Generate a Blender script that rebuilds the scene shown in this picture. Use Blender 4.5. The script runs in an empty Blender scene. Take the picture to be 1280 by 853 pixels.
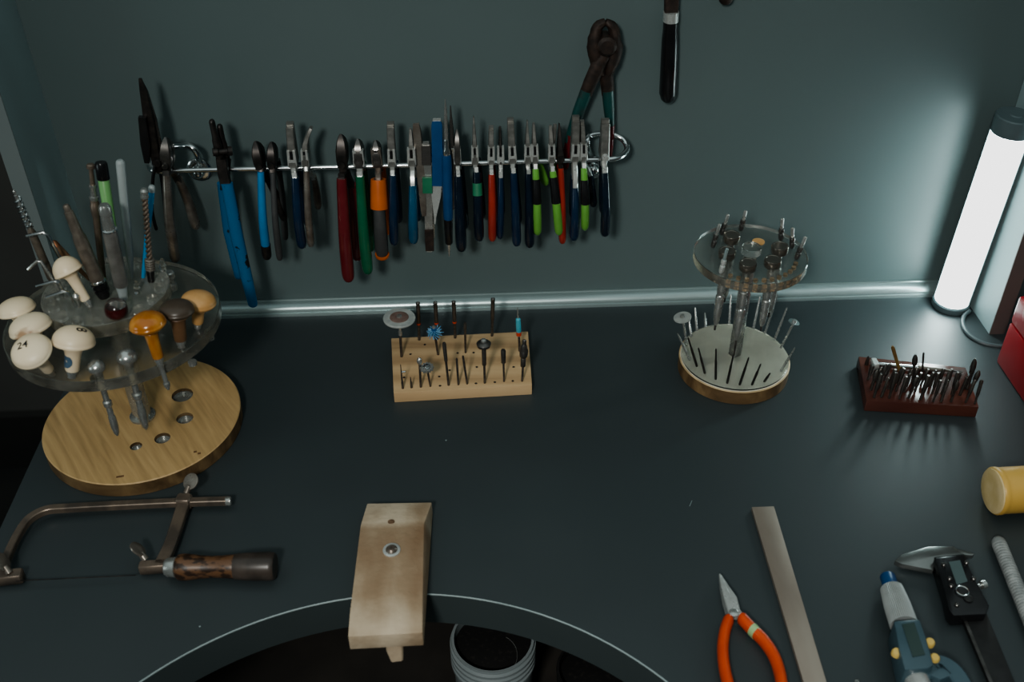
import bpy, bmesh, math, random
from mathutils import Vector, Matrix
random.seed(7)
V = Vector
COL = bpy.context.scene.collection
SC = bpy.context.scene

# ------------------------------------------------------------------ camera
F = 1303.0
PIT, YAW, ROL = 0.65214299, 0.0410366, -0.00653072
CAM = V((0, -0.8764, 0.62))
fwd = V((math.sin(YAW)*math.cos(PIT), math.cos(YAW)*math.cos(PIT), -math.sin(PIT)))
rt0 = V((math.cos(YAW), -math.sin(YAW), 0)); up0 = rt0.cross(fwd)
cr, sr = math.cos(ROL), math.sin(ROL)
RT = rt0*cr + up0*sr; UP = up0*cr - rt0*sr

def ray(px, py): return RT*((px-640)/F) - UP*((py-426.5)/F) + fwd
def zp(px, py, h=0.0):
    d = ray(px, py); return CAM + d*((h-CAM.z)/d.z)
def yp(px, py, y):
    d = ray(px, py); return CAM + d*((y-CAM.y)/d.y)
def mpp(P): return (P-CAM).dot(fwd)/F

cam = bpy.data.cameras.new('camera'); cam.sensor_width = 36; cam.lens = F/1280*36
cam.clip_start = 0.01; cam.clip_end = 50
co = bpy.data.objects.new('camera', cam); COL.objects.link(co)
M = Matrix((RT, UP, -fwd)).transposed().to_4x4(); M.translation = CAM
co.matrix_world = M; SC.camera = co
cam.dof.use_dof = True; cam.dof.focus_distance = 0.93; cam.dof.aperture_fstop = 7.0

# ------------------------------------------------------------------ materials
MATS = {}
def _p(m):
    m.use_nodes = True
    nt = m.node_tree; return nt, nt.nodes['Principled BSDF']
def mat(name, c, rough=0.5, metal=0.0, c2=None, scale=40, detail=4, lo=0.4, hi=0.65, bump=0.0, bscale=None,
        stretch=(1, 1, 1), spec=0.5, rvar=0.0, rot=(0, 0, 0), coat=0.0):
    m = bpy.data.materials.new(name); nt, b = _p(m)
    b.inputs['Base Color'].default_value = (*c, 1); b.inputs['Roughness'].default_value = rough
    b.inputs['Metallic'].default_value = metal; b.inputs['Specular IOR Level'].default_value = spec
    b.inputs['Coat Weight'].default_value = coat
    if c2 or bump or rvar:
        tc = nt.nodes.new('ShaderNodeTexCoord'); mp = nt.nodes.new('ShaderNodeMapping')
        mp.inputs['Scale'].default_value = stretch; mp.inputs['Rotation'].default_value = rot
        nt.links.new(tc.outputs['Object'], mp.inputs['Vector'])
        n = nt.nodes.new('ShaderNodeTexNoise'); n.inputs['Scale'].default_value = scale; n.inputs['Detail'].default_value = detail
        nt.links.new(mp.outputs[0], n.inputs['Vector'])
        if c2:
            r = nt.nodes.new('ShaderNodeValToRGB')
            r.color_ramp.elements[0].position = lo; r.color_ramp.elements[1].position = hi
            r.color_ramp.elements[0].color = (*c, 1); r.color_ramp.elements[1].color = (*c2, 1)
            nt.links.new(n.outputs['Fac'], r.inputs[0]); nt.links.new(r.outputs[0], b.inputs['Base Color'])
        if rvar:
            mr = nt.nodes.new('ShaderNodeMapRange'); mr.inputs['To Min'].default_value = rough-rvar; mr.inputs['To Max'].default_value = rough+rvar
            mr.inputs['From Min'].default_value = .3; mr.inputs['From Max'].default_value = .7
            nt.links.new(n.outputs['Fac'], mr.inputs[0]); nt.links.new(mr.outputs[0], b.inputs['Roughness'])
        if bump:
            n2 = n
            if bscale:
                n2 = nt.nodes.new('ShaderNodeTexNoise'); n2.inputs['Scale'].default_value = bscale; n2.inputs['Detail'].default_value = 3
                nt.links.new(mp.outputs[0], n2.inputs['Vector'])
            bp = nt.nodes.new('ShaderNodeBump'); bp.inputs['Strength'].default_value = bump; bp.inputs['Distance'].default_value = 0.001
            nt.links.new(n2.outputs['Fac'], bp.inputs['Height']); nt.links.new(bp.outputs[0], b.inputs['Normal'])
    MATS[name] = m; return m
def wood(name, ca, cb, cc, scale=9, rot=0.0, rough=0.55, ring=18, dist=4.0, wmix=.3):
    m = bpy.data.materials.new(name); nt, b = _p(m)
    tc = nt.nodes.new('ShaderNodeTexCoord'); mp = nt.nodes.new('ShaderNodeMapping')
    m0 = nt.nodes.new('ShaderNodeMapping'); m0.inputs['Rotation'].default_value = (0, 0, rot); nt.links.new(tc.outputs['Object'], m0.inputs[0])
    mp.inputs['Scale'].default_value = (1, 12, 3)
    nt.links.new(m0.outputs[0], mp.inputs[0])
    n = nt.nodes.new('ShaderNodeTexNoise'); n.inputs['Scale'].default_value = scale; n.inputs['Detail'].default_value = 6; n.inputs['Distortion'].default_value = .6
    nt.links.new(mp.outputs[0], n.inputs[0])
    w = nt.nodes.new('ShaderNodeTexWave'); w.bands_direction = 'Y'; w.inputs['Scale'].default_value = ring; w.inputs['Distortion'].default_value = dist
    w.inputs['Detail'].default_value = 3; w.inputs['Detail Scale'].default_value = 2.5
    mp2 = nt.nodes.new('ShaderNodeMapping'); mp2.inputs['Scale'].default_value = (.30, 1, 1)
    nt.links.new(m0.outputs[0], mp2.inputs[0]); nt.links.new(mp2.outputs[0], w.inputs[0])
    mx = nt.nodes.new('ShaderNodeMix'); mx.inputs[0].default_value = wmix
    nt.links.new(n.outputs['Fac'], mx.inputs[2]); nt.links.new(w.outputs['Fac'], mx.inputs[3])
    r = nt.nodes.new('ShaderNodeValToRGB'); e = r.color_ramp.elements
    e[0].position = .25; e[0].color = (*ca, 1); e[1].position = .75; e[1].color = (*cc, 1)
    k = r.color_ramp.elements.new(.5); k.color = (*cb, 1)
    nt.links.new(mx.outputs[0], r.inputs[0]); nt.links.new(r.outputs[0], b.inputs['Base Color'])
    bp = nt.nodes.new('ShaderNodeBump'); bp.inputs['Strength'].default_value = .15; bp.inputs['Distance'].default_value = .0006
    nt.links.new(n.outputs['Fac'], bp.inputs['Height']); nt.links.new(bp.outputs[0], b.inputs['Normal'])
    b.inputs['Roughness'].default_value = rough
    MATS[name] = m; return m
def acrylic(name, tint, rough=.06, dens=0.0):
    m = bpy.data.materials.new(name); nt, b = _p(m)
    b.inputs['Base Color'].default_value = (*tint, 1); b.inputs['Roughness'].default_value = rough
    b.inputs['Transmission Weight'].default_value = 1; b.inputs['IOR'].default_value = 1.40
    tc = nt.nodes.new('ShaderNodeTexCoord'); n = nt.nodes.new('ShaderNodeTexNoise'); n.inputs['Scale'].default_value = 55; n.inputs['Detail'].default_value = 5
    nt.links.new(tc.outputs['Object'], n.inputs[0])
    mr = nt.nodes.new('ShaderNodeMapRange'); mr.inputs['From Min'].default_value = .35; mr.inputs['From Max'].default_value = .75
    mr.inputs['To Min'].default_value = rough; mr.inputs['To Max'].default_value = rough+.18
    nt.links.new(n.outputs['Fac'], mr.inputs[0]); nt.links.new(mr.outputs[0], b.inputs['Roughness'])
    if dens:   # dusty, scratched face: part of it scatters light
        out = nt.nodes['Material Output']; d = nt.nodes.new('ShaderNodeBsdfDiffuse'); d.inputs[0].default_value = (.42, .42, .38, 1)
        ms = nt.nodes.new('ShaderNodeMixShader')
        m2 = nt.nodes.new('ShaderNodeMapRange'); m2.inputs['From Min'].default_value = .3; m2.inputs['From Max'].default_value = .75
        m2.inputs['To Min'].default_value = dens*.4; m2.inputs['To Max'].default_value = dens*1.4
        nt.links.new(n.outputs['Fac'], m2.inputs[0]); nt.links.new(m2.outputs[0], ms.inputs[0])
        nt.links.new(b.outputs[0], ms.inputs[1]); nt.links.new(d.outputs[0], ms.inputs[2]); nt.links.new(ms.outputs[0], out.inputs[0])
    MATS[name] = m; return m
def emit(name, c, s, face=None, side=0):
    m = bpy.data.materials.new(name); nt, b = _p(m)
    b.inputs['Base Color'].default_value = (.8, .8, .8, 1)
    b.inputs['Emission Color'].default_value = (*c, 1); b.inputs['Emission Strength'].default_value = s
    if face:   # the light strip behind the diffuser throws most of its light straight ahead
        g = nt.nodes.new('ShaderNodeNewGeometry'); d = nt.nodes.new('ShaderNodeVectorMath'); d.operation = 'DOT_PRODUCT'
        d.inputs[1].default_value = face; nt.links.new(g.outputs['True Normal'], d.inputs[0])
        mr = nt.nodes.new('ShaderNodeMapRange'); mr.interpolation_type = 'SMOOTHSTEP'
        mr.inputs['From Min'].default_value = .15; mr.inputs['From Max'].default_value = 1; mr.inputs['To Min'].default_value = side; mr.inputs['To Max'].default_value = s
        nt.links.new(d.outputs['Value'], mr.inputs[0]); nt.links.new(mr.outputs[0], b.inputs['Emission Strength'])
    MATS[name] = m; return m

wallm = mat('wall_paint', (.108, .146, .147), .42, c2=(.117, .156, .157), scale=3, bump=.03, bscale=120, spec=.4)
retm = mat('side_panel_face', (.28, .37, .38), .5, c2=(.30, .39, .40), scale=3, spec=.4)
edgeL = mat('panel_edge_pale', (.16, .19, .19), .5, c2=(.17, .2, .2), scale=5)
edgeR = mat('panel_edge_brown', (.115, .095, .09), .5, c2=(.13, .11, .10), scale=9)
roomm = mat('room_wall_paint', (.105, .098, .090), .8, c2=(.12, .115, .105), scale=4)
floorm = mat('floor_dark', (.012, .011, .010), .7, c2=(.02, .018, .016), scale=8)
basem = mat('baseboard_dark', (.03, .028, .026), .5, c2=(.04, .037, .034), scale=5)
topm = mat('worktop_laminate', (.029, .0385, .0415), .50, c2=(.033, .0435, .0465), scale=5, rvar=.03, spec=.7)
topedge = mat('worktop_edge', (.044, .056, .058), .45, c2=(.049, .063, .065), scale=6)
bandm = mat('edge_band', (.26, .32, .32), .4, c2=(.32, .38, .38), scale=30)
shelfm = mat('shelf_dark', (.030, .027, .024), .75, c2=(.045, .040, .034), scale=14)
alum = mat('brushed_aluminium', (.33, .41, .41), .30, .6, c2=(.38, .46, .46), scale=60, stretch=(.05, 1, 1), rvar=.04)
chrome = mat('chrome', (.72, .74, .74), .16, 1.0, c2=(.62, .64, .64), scale=60)
steel = mat('steel', (.46, .47, .45), .28, .75, c2=(.34, .34, .32), scale=120, rvar=.08)
jawst = mat('jaw_steel', (.21, .21, .195), .34, .7, c2=(.30, .295, .275), scale=150, rvar=.06)
satin = mat('satin_plier_steel', (.60, .62, .60), .3, .55, c2=(.50, .51, .49), scale=150, rvar=.06)
dsteel = mat('dark_steel', (.15, .143, .135), .3, .8, c2=(.09, .085, .08), scale=120, rvar=.08)
bsteel = mat('black_steel', (.035, .033, .032), .4, .7, c2=(.07, .06, .055), scale=140)
bursteel = mat('bur_steel', (.12, .11, .10), .3, .7, c2=(.065, .06, .056), scale=300)
oldsteel = mat('old_worn_steel', (.27, .245, .215), .32, .6, c2=(.14, .115, .095), scale=70, rvar=.08)
bronze = mat('browned_steel', (.20, .155, .12), .38, .5, c2=(.11, .09, .075), scale=60, stretch=(1, 1, 1))
rust = mat('rusted_steel', (.028, .021, .018), .6, .4, c2=(.055, .036, .028), scale=160, bump=.4)
black = mat('black_plastic', (.010, .010, .011), .22, c2=(.014, .014, .015), scale=80)
blackr = mat('black_rubber', (.012, .012, .012), .55, c2=(.02, .02, .02), scale=90)
greyrub = mat('grey_rubber', (.045, .047, .048), .6, c2=(.06, .062, .062), scale=90, bump=.1)
navy = mat('navy_vinyl', (.008, .022, .050), .13, c2=(.011, .030, .063), scale=60)
dnavy = mat('dark_navy_vinyl', (.006, .012, .022), .13, c2=(.008, .017, .030), scale=60)
teal = mat('teal_blue_vinyl', (.010, .070, .135), .13, c2=(.014, .085, .155), scale=60)
blue = mat('chipped_blue_paint', (.008, .155, .36), .36, c2=(.012, .18, .40), scale=60)
bluet = mat('blue_tape', (.012, .17, .38), .42, c2=(.016, .19, .42), scale=70)
blueb = mat('bright_blue_plastic', (.009, .058, .165), .35, c2=(.012, .07, .19), scale=70)
dkred = mat('dark_red_vinyl', (.12, .014, .018), .13, c2=(.14, .02, .023), scale=60)
redv = mat('red_vinyl', (.28, .032, .022), .13, c2=(.33, .04, .027), scale=60)
green = mat('green_vinyl', (.010, .105, .050), .13, c2=(.014, .125, .06), scale=60)
lime = mat('lime_plastic', (.13, .34, .06), .13, c2=(.15, .38, .075), scale=60)
orange = mat('orange_plastic', (.46, .105, .014), .4, c2=(.52, .12, .018), scale=60)
orangev = mat('orange_vinyl', (.52, .065, .018), .33, c2=(.58, .08, .022), scale=60)
tealpaint = mat('teal_handle_paint', (.010, .062, .058), .4, c2=(.02, .04, .038), scale=80)
greent = mat('green_tape', (.02, .16, .08), .5, c2=(.03, .19, .1), scale=60)
cream = mat('cream_wood', (.78, .64, .45), .38, c2=(.85, .73, .54), scale=22, stretch=(1, 1, .3), spec=.4)
creamd = mat('cream_wood_worn', (.42, .27, .16), .45, c2=(.82, .69, .50), scale=28, lo=.40, hi=.46)
amber = mat('amber_wood', (.36, .13, .022), .2, c2=(.54, .26, .065), scale=70, spec=.6, stretch=(1, 1, .4))
tan = mat('tan_wood', (.50, .28, .11), .25, c2=(.62, .38, .17), scale=60, spec=.5)
darkw = mat('dark_wood', (.068, .05, .036), .38, c2=(.10, .075, .055), scale=40)
stemw = mat('brown_stem_wood', (.13, .07, .035), .45, c2=(.18, .10, .05), scale=40)
ink = mat('ink', (.015, .013, .012), .6, c2=(.02, .02, .02))
skyst = mat('blue_sticker', (.05, .10, .16), .5, c2=(.07, .13, .19), scale=200)
basew = wood('base_ash_wood', (.33, .215, .10), (.45, .30, .14), (.54, .37, .185), scale=15, rot=1.0, ring=40, dist=4, wmix=.09)
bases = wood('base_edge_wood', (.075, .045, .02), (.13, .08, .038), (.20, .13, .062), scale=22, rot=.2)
blockw = wood('pale_block_wood', (.33, .215, .115), (.46, .315, .175), (.54, .385, .225), scale=9, rot=.03, ring=12, dist=2)
discw = wood('pale_disc_wood', (.34, .25, .14), (.46, .34, .19), (.52, .40, .24), scale=12, rot=0)
dirtw = mat('dusty_disc_face', (.60, .56, .48), .5, c2=(.80, .76, .66), scale=30, detail=7)
def worn_pin(name):
    m = bpy.data.materials.new(name); nt, b = _p(m); L_ = nt.links.new
    tc = nt.nodes.new('ShaderNodeTexCoord'); n = nt.nodes.new('ShaderNodeTexNoise'); n.inputs['Scale'].default_value = 30; n.inputs['Detail'].default_value = 7
    mp = nt.nodes.new('ShaderNodeMapping'); mp.inputs['Scale'].default_value = (1, .55, 1); L_(tc.outputs['Object'], mp.inputs[0]); L_(mp.outputs[0], n.inputs[0])
    sx = nt.nodes.new('ShaderNodeSeparateXYZ'); L_(tc.outputs['Object'], sx.inputs[0])
    a = nt.nodes.new('ShaderNodeMapRange'); a.inputs['From Min'].default_value = -.066; a.inputs['From Max'].default_value = -.092; L_(sx.outputs['Y'], a.inputs[0])
    c = nt.nodes.new('ShaderNodeMapRange'); c.inputs['From Min'].default_value = -.004; c.inputs['From Max'].default_value = .004; c.inputs['To Max'].default_value = .34; L_(sx.outputs['Y'], c.inputs[0])
    x = nt.nodes.new('ShaderNodeMapRange'); x.inputs['From Min'].default_value = .004; x.inputs['From Max'].default_value = .020; x.inputs['To Max'].default_value = -.22; L_(sx.outputs['X'], x.inputs[0])
    s1 = nt.nodes.new('ShaderNodeMath'); s1.operation = 'MULTIPLY_ADD'; s1.inputs[1].default_value = .32; L_(a.outputs[0], s1.inputs[0]); L_(n.outputs['Fac'], s1.inputs[2])
    s2 = nt.nodes.new('ShaderNodeMath'); L_(s1.outputs[0], s2.inputs[0]); L_(c.outputs[0], s2.inputs[1])
    s3 = nt.nodes.new('ShaderNodeMath'); L_(s2.outputs[0], s3.inputs[0]); L_(x.outputs[0], s3.inputs[1])
    r = nt.nodes.new('ShaderNodeValToRGB'); e = r.color_ramp.elements; e[0].position = .22; e[0].color = (.20, .12, .065, 1); e[1].position = .85; e[1].color = (.49, .405, .30, 1)
    k = r.color_ramp.elements.new(.5); k.color = (.285, .205, .13, 1); L_(s3.outputs[0], r.inputs[0]); L_(r.outputs[0], b.inputs['Base Color'])
    n2 = nt.nodes.new('ShaderNodeTexNoise'); n2.inputs['Scale'].default_value = 220; L_(tc.outputs['Object'], n2.inputs[0])
    bp = nt.nodes.new('ShaderNodeBump'); bp.inputs['Strength'].default_value = .5; bp.inputs['Distance'].default_value = .001; L_(n2.outputs['Fac'], bp.inputs['Height']); L_(bp.outputs[0], b.inputs['Normal'])
    b.inputs['Roughness'].default_value = .75; return m
pinw = worn_pin('worn_pin_wood')
pinbrown = mat('worn_pin_wood_brown', (.27, .20, .14), .7, c2=(.41, .34, .25), scale=30, detail=6, bump=.3, bscale=200, stretch=(1, .5, 1))
maroon = mat('varnished_mahogany', (.060, .020, .016), .16, c2=(.11, .038, .026), scale=30, stretch=(.2, 1, 1), spec=.6)
sawh = mat('scorched_handle_wood', (.028, .014, .008), .4, c2=(.125, .062, .030), scale=230, detail=3, lo=.44, hi=.56, stretch=(.6, 1, 1))
sawd = mat('dark_worn_wood', (.035, .027, .022), .35, c2=(.075, .058, .048), scale=50)
redbox = mat('red_enamel', (.30, .004, .009), .36, c2=(.34, .006, .012), scale=30, spec=.3)
redboxt = mat('red_enamel_scuffed', (.32, .005, .010), .3, c2=(.55, .3, .3), scale=45, lo=.68, hi=.80)
yellow = mat('yellow_resin', (.60, .37, .095), .38, c2=(.64, .41, .12), scale=20, spec=.5)
yellowf = mat('frosted_yellow_end', (.60, .46, .22), .6, c2=(.70, .56, .33), scale=60)
grey = mat('grey_plastic', (.30, .34, .34), .45, c2=(.35, .39, .39), scale=60)
greyk = mat('grey_knurled', (.19, .185, .175), .42, .6, c2=(.28, .275, .26), scale=90)
browngr = mat('brown_grey_knurled', (.13, .11, .09), .5, .5, c2=(.20, .17, .14), scale=160, bump=.3)
rodgrey = mat('ribbed_grey_rod', (.24, .25, .245), .45, c2=(.36, .37, .36), scale=120, bump=.3)
micb = mat('slate_blue_plastic', (.055, .095, .115), .3, c2=(.063, .107, .13), scale=50)
lcd = mat('grey_display_glass', (.09, .125, .125), .15, c2=(.10, .135, .135), scale=20)
lcdd = mat('dark_display_glass', (.03, .055, .05), .12, c2=(.036, .062, .057), scale=20)
ybut = mat('yellow_button', (.60, .42, .12), .45, c2=(.66, .47, .15), scale=50)
filem = mat('worn_file_steel', (.29, .24, .20), .42, .5, c2=(.37, .32, .27), scale=25, stretch=(1, .3, 1), rvar=.06)
thim = mat('ribbed_silver', (.50, .52, .51), .4, .6, c2=(.58, .6, .59), scale=80)
whitep = mat('white_plastic', (.26, .30, .31), .4, c2=(.31, .35, .36), scale=12)
darkfill = mat('dark_filings', (.006, .006, .006), .8, c2=(.02, .018, .016), scale=240, lo=.55, hi=.7)
redglass = mat('dark_red_resin', (.045, .006, .007), .18, c2=(.08, .012, .012), scale=60, spec=.6)
acr = acrylic('acrylic_tray', (.86, .84, .74), .07, .10)
acru = acrylic('acrylic_upper_tray', (.88, .88, .83), .09, .26)
acr2 = acrylic('clear_acrylic', (.90, .90, .86), .05, .05)
acre = acrylic('acrylic_edge_reflection_tint', (.78, .62, .40), .12, .22)  # brown reflection of the wooden base, put into the edge colour
acr3 = acrylic('clear_plate', (.90, .93, .91), .05, .04)
diff = emit('lamp_diffuser', (.80, 1.0, 1.0), 20, (math.cos(math.radians(203)), math.sin(math.radians(203)), 0), 3.0)
lampb = mat('lamp_grey_housing', (.10, .14, .15), .4, c2=(.115, .155, .165), scale=40)
cablem = mat('grey_cable', (.07, .09, .095), .4, c2=(.08, .1, .105), scale=40)
copper = mat('copper', (.45, .20, .11), .35, 1.0, c2=(.35, .15, .08), scale=80)
brush = mat('blue_bristle_abrasive', (.06, .22, .40), .6, c2=(.22, .40, .55), scale=300)
lblue = mat('pale_blue_plastic', (.06, .30, .38), .4, c2=(.08, .35, .42), scale=60)
greyab = mat('grey_abrasive', (.26, .28, .27), .7, c2=(.34, .36, .34), scale=160)
brownab = mat('brown_abrasive', (.13, .085, .07), .8, c2=(.18, .12, .10), scale=200)
redband = mat('red_band', (.45, .05, .02), .4, c2=(.5, .07, .03), scale=60)
bstick = mat('brown_stick', (.22, .14, .045), .45, c2=(.12, .06, .025), scale=90, stretch=(1, 1, .4))

# ------------------------------------------------------------------ mesh builder
class MB:
    def __init__(s): s.v = []; s.f = []
    def add(s, vs, fs):
        k = len(s.v); s.v += [V(x) for x in vs]; s.f += [tuple(i+k for i in f) for f in fs]; return s
    def box(s, c, size, rot=None, ch=0.0):
        sx, sy, sz = size[0]/2, size[1]/2, size[2]/2; c = V(c)
        prof = [(-sx, -sy), (sx, -sy), (sx, sy), (-sx, sy)]
        if ch: prof = [(-sx+ch, -sy), (sx-ch, -sy), (sx, -sy+ch), (sx, sy-ch), (sx-ch, sy), (-sx+ch, sy), (-sx, sy-ch), (-sx, -sy+ch)]
        n = len(prof); lv = [(-sz, 1), (sz, 1)]
        if ch: lv = [(-sz, 1-ch/max(sx, sy)), (-sz+ch, 1), (sz-ch, 1), (sz, 1-ch/max(sx, sy))]
        vs = []
        for z, k in lv:
            for x, y in prof:
                q = V((x*k if k == 1 else x-math.copysign(ch, x)*.7, y*k if k == 1 else y-math.copysign(ch, y)*.7, z))
                if rot: q = rot @ q
                vs.append(c+q)
        fs = [tuple(range(n-1, -1, -1)), tuple(range(n*(len(lv)-1), n*len(lv)))]
        for j in range(len(lv)-1):
            for i in range(n):
                a = j*n+i; b = j*n+(i+1) % n
                fs.append((a, b, b+n, a+n))
        return s.add(vs, fs)
    def prism(s, poly, d):      # poly: list of 3D points, extruded by vector d
        n = len(poly); d = V(d); vs = [V(p) for p in poly] + [V(p)+d for p in poly]
        fs = [tuple(range(n-1, -1, -1)), tuple(range(n, 2*n))] + [(i, (i+1) % n, (i+1) % n+n, i+n) for i in range(n)]
        return s.add(vs, fs)
    def sweep(s, pts, rad, n=12, ref=(1, 0, 0), rect=False, cap=True, round_end=False, round_start=False):
        pts = [V(p) for p in pts]; rad = [(r, r) if not isinstance(r, (tuple, list)) else tuple(r) for r in rad]
        if round_end:
            d = (pts[-1]-pts[-2]).normalized(); r = rad[-1]; m = max(r); e = pts[-1]
            while len(pts) > 2 and (e-pts[-2]).dot(d) < m*1.05: pts.pop(-2); rad.pop(-2)
            pts[-1] = e-d*m*.9
            for a in (30, 55, 75): pts.append(e-d*m*.9+d*m*.9*math.sin(math.radians(a))); rad.append((r[0]*math.cos(math.radians(a)), r[1]*math.cos(math.radians(a))))
        if round_start:
            d = (pts[0]-pts[1]).normalized(); r = rad[0]; m = max(r); e = pts[0]
            while len(pts) > 2 and (e-pts[1]).dot(d) < m*1.05: pts.pop(1); rad.pop(1)
            pts[0] = e-d*m*.9
            for a in (30, 55, 75): pts.insert(0, e-d*m*.9+d*m*.9*math.sin(math.radians(a))); rad.insert(0, (r[0]*math.cos(math.radians(a)), r[1]*math.cos(math.radians(a))))
        k = len(pts); vs = []; ref = V(ref); prev = None
        for i in range(k):
            t = (pts[min(i+1, k-1)]-pts[max(i-1, 0)])
            t = t.normalized() if t.length > 1e-9 else V((0, 0, 1))
            u = ref - t*ref.dot(t)
            if u.length < 1e-3: u = prev if prev is not None else t.orthogonal()
            u = (u-t*u.dot(t)).normalized()
            if prev is not None and u.dot(prev) < 0: u = -u
            prev = u; w = t.cross(u); a, b = rad[i]
            if rect:
                c = .22*min(a, b)
                q = [(-a+c, -b), (a-c, -b), (a, -b+c), (a, b-c), (a-c, b), (-a+c, b), (-a, b-c), (-a, -b+c)]
            else: q = [(a*math.cos(2*math.pi*j/n), b*math.sin(2*math.pi*j/n)) for j in range(n)]
            for x, y in q: vs.append(pts[i]+u*x+w*y)
        m = 8 if rect else n
        fs = [(i*m+j, i*m+(j+1) % m, (i+1)*m+(j+1) % m, (i+1)*m+j) for i in range(k-1) for j in range(m)]
        if cap: fs += [tuple(range(m-1, -1, -1)), tuple(range((k-1)*m, k*m))]
        return s.add(vs, fs)
    def lathe(s, A, ax, prof, n=28, cap=True):   # prof: (distance along ax, radius) in metres
        ax = V(ax).normalized(); u = ax.orthogonal().normalized(); w = ax.cross(u); A = V(A); vs = []; k = len(prof)
        for t, r in prof:
            r = max(r, 1e-5)
            for j in range(n):
                a = 2*math.pi*j/n; vs.append(A+ax*t+u*r*math.cos(a)+w*r*math.sin(a))
        fs = [(i*n+j, i*n+(j+1) % n, (i+1)*n+(j+1) % n, (i+1)*n+j) for i in range(k-1) for j in range(n)]
        if cap: fs += [tuple(range(n-1, -1, -1)), tuple(range((k-1)*n, k*n))]
        return s.add(vs, fs)
    def torus(s, c, ax, R, r, n=40, m=8):
        ax = V(ax).normalized(); u = ax.orthogonal().normalized(); w = ax.cross(u); c = V(c); vs = []
        for i in range(n):
            a = 2*math.pi*i/n; d = u*math.cos(a)+w*math.sin(a)
            for j in range(m):
                b = 2*math.pi*j/m; vs.append(c+d*(R+r*math.cos(b))+ax*r*math.sin(b))
        fs = [(i*m+j, ((i+1) % n)*m+j, ((i+1) % n)*m+(j+1) % m, i*m+(j+1) % m) for i in range(n) for j in range(m)]
        return s.add(vs, fs)
    def build(s, name, m, parent=None, loc=None, ang=38, bevel=0, label=None):
        base = V(loc) if loc is not None else V((0, 0, 0))
        if parent is not None: base = V(parent['_w'])
        me = bpy.data.meshes.new(name); me.from_pydata([v-base for v in s.v], [], s.f); me.update()
        bm = bmesh.new(); bm.from_mesh(me)
        bmesh.ops.recalc_face_normals(bm, faces=bm.faces[:])
        if bevel:
            es = [e for e in bm.edges if len(e.link_faces) == 2 and e.calc_face_angle(0) > math.radians(30)]
            bmesh.ops.bevel(bm, geom=es, offset=bevel, segments=2, affect='EDGES', profile=.6)
        for f in bm.faces: f.smooth = True
        bm.to_mesh(me); bm.free()
        me.set_sharp_from_angle(angle=math.radians(ang))
        me.materials.append(m)
        o = bpy.data.objects.new(name, me); COL.objects.link(o)
        if parent is not None:
            o.parent = parent; o['_w'] = tuple(base)
        else:
            o.location = base; o['_w'] = tuple(base)
        if label: o['label'] = label
        return o

def thing(name, label, cat, loc, group=None):
    o = bpy.data.objects.new(name, None); COL.objects.link(o); o.location = loc; o.empty_display_size = .01
    o['_w'] = tuple(loc); return tag(o, label, cat, group)
def tag(o, label, cat, group=None):
    o['label'] = label; o['category'] = cat
    if group: o['group'] = group
    return o
def struct(o): o['kind'] = 'structure'; return o
def cut(o, cutters):
    tmp = []
    for mb in cutters:
        c = mb.build('cutter', ink); tmp.append(c)
        c.location = V((0, 0, 0)); 
        md = o.modifiers.new('b', 'BOOLEAN'); md.operation = 'DIFFERENCE'; md.object = c; md.solver = 'EXACT'
    bpy.context.view_layer.update()
    dg = bpy.context.evaluated_depsgraph_get()
    me = bpy.data.meshes.new_from_object(o.evaluated_get(dg)); o.modifiers.clear(); o.data = me
    for c in tmp: bpy.data.objects.remove(c)
    me.set_sharp_from_angle(angle=math.radians(38))
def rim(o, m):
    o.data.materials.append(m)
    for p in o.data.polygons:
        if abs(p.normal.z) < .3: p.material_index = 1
def lerp(a, b, t): return a+(b-a)*t

def spindle(name, label, cat, A, B, parts, group=None, n=20, r=None):
    """turned thing along A->B; parts: (part name, material, [(t, radius px)...]); a single part makes one mesh"""
    ax = B-A; L = ax.length; k = mpp(A) if r is None else r
    if len(parts) == 1:
        _, m, pr = parts[0]
        o = MB().lathe(A, ax, [(t*L, q*k) for t, q in pr], n).build(name, m, loc=A); return tag(o, label, cat, group)
    rt = thing(name, label, cat, A, group)
    for pn, m, pr in parts: MB().lathe(A, ax, [(t*L, q*k) for t, q in pr], n).build(pn, m, rt)
    return rt

# ------------------------------------------------------------------ setting
PD, PX0, PX1 = -.0775, -.3745, .503      # side panels' depth and inner faces
o = struct(MB().box((.064, .009, .37), (.925, .018, .80)).build('wall_back', wallm))
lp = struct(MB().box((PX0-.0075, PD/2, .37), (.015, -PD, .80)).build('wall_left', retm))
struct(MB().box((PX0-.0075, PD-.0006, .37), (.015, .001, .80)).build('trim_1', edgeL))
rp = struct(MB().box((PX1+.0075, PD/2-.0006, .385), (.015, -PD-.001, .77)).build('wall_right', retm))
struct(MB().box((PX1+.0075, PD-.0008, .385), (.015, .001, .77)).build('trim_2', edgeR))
struct(MB().box((-.2, .765, .3), (3.4, .03, 2.4)).build('wall_rear', roomm))
struct(MB().box((-.2, .74, -.83), (3.4, .02, .14)).build('baseboard_rear', basem))
struct(MB().box((-.2, -.3, -.91), (3.4, 2.2, .02)).build('floor', floorm))

# aluminium cove strip along the foot of the wall
prof = [(-.0005, .0134), (-.0022, .0134), (-.0026, .0124)]
for q_ in range(0, 11):
    a_ = math.radians(80-q_*8); prof.append((-.0014-.0104*math.cos(a_), .0042+.0082*math.sin(a_)))
prof += [(-.0116, .0038), (-.0126, .0036), (-.0128, .0030), (-.0128, 0), (-.0005, 0)]
mb = MB(); mb.prism([(PX0, y, z) for y, z in prof], (PX1-PX0, 0, 0))
struct(mb.build('trim_3', alum, ang=32))

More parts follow.
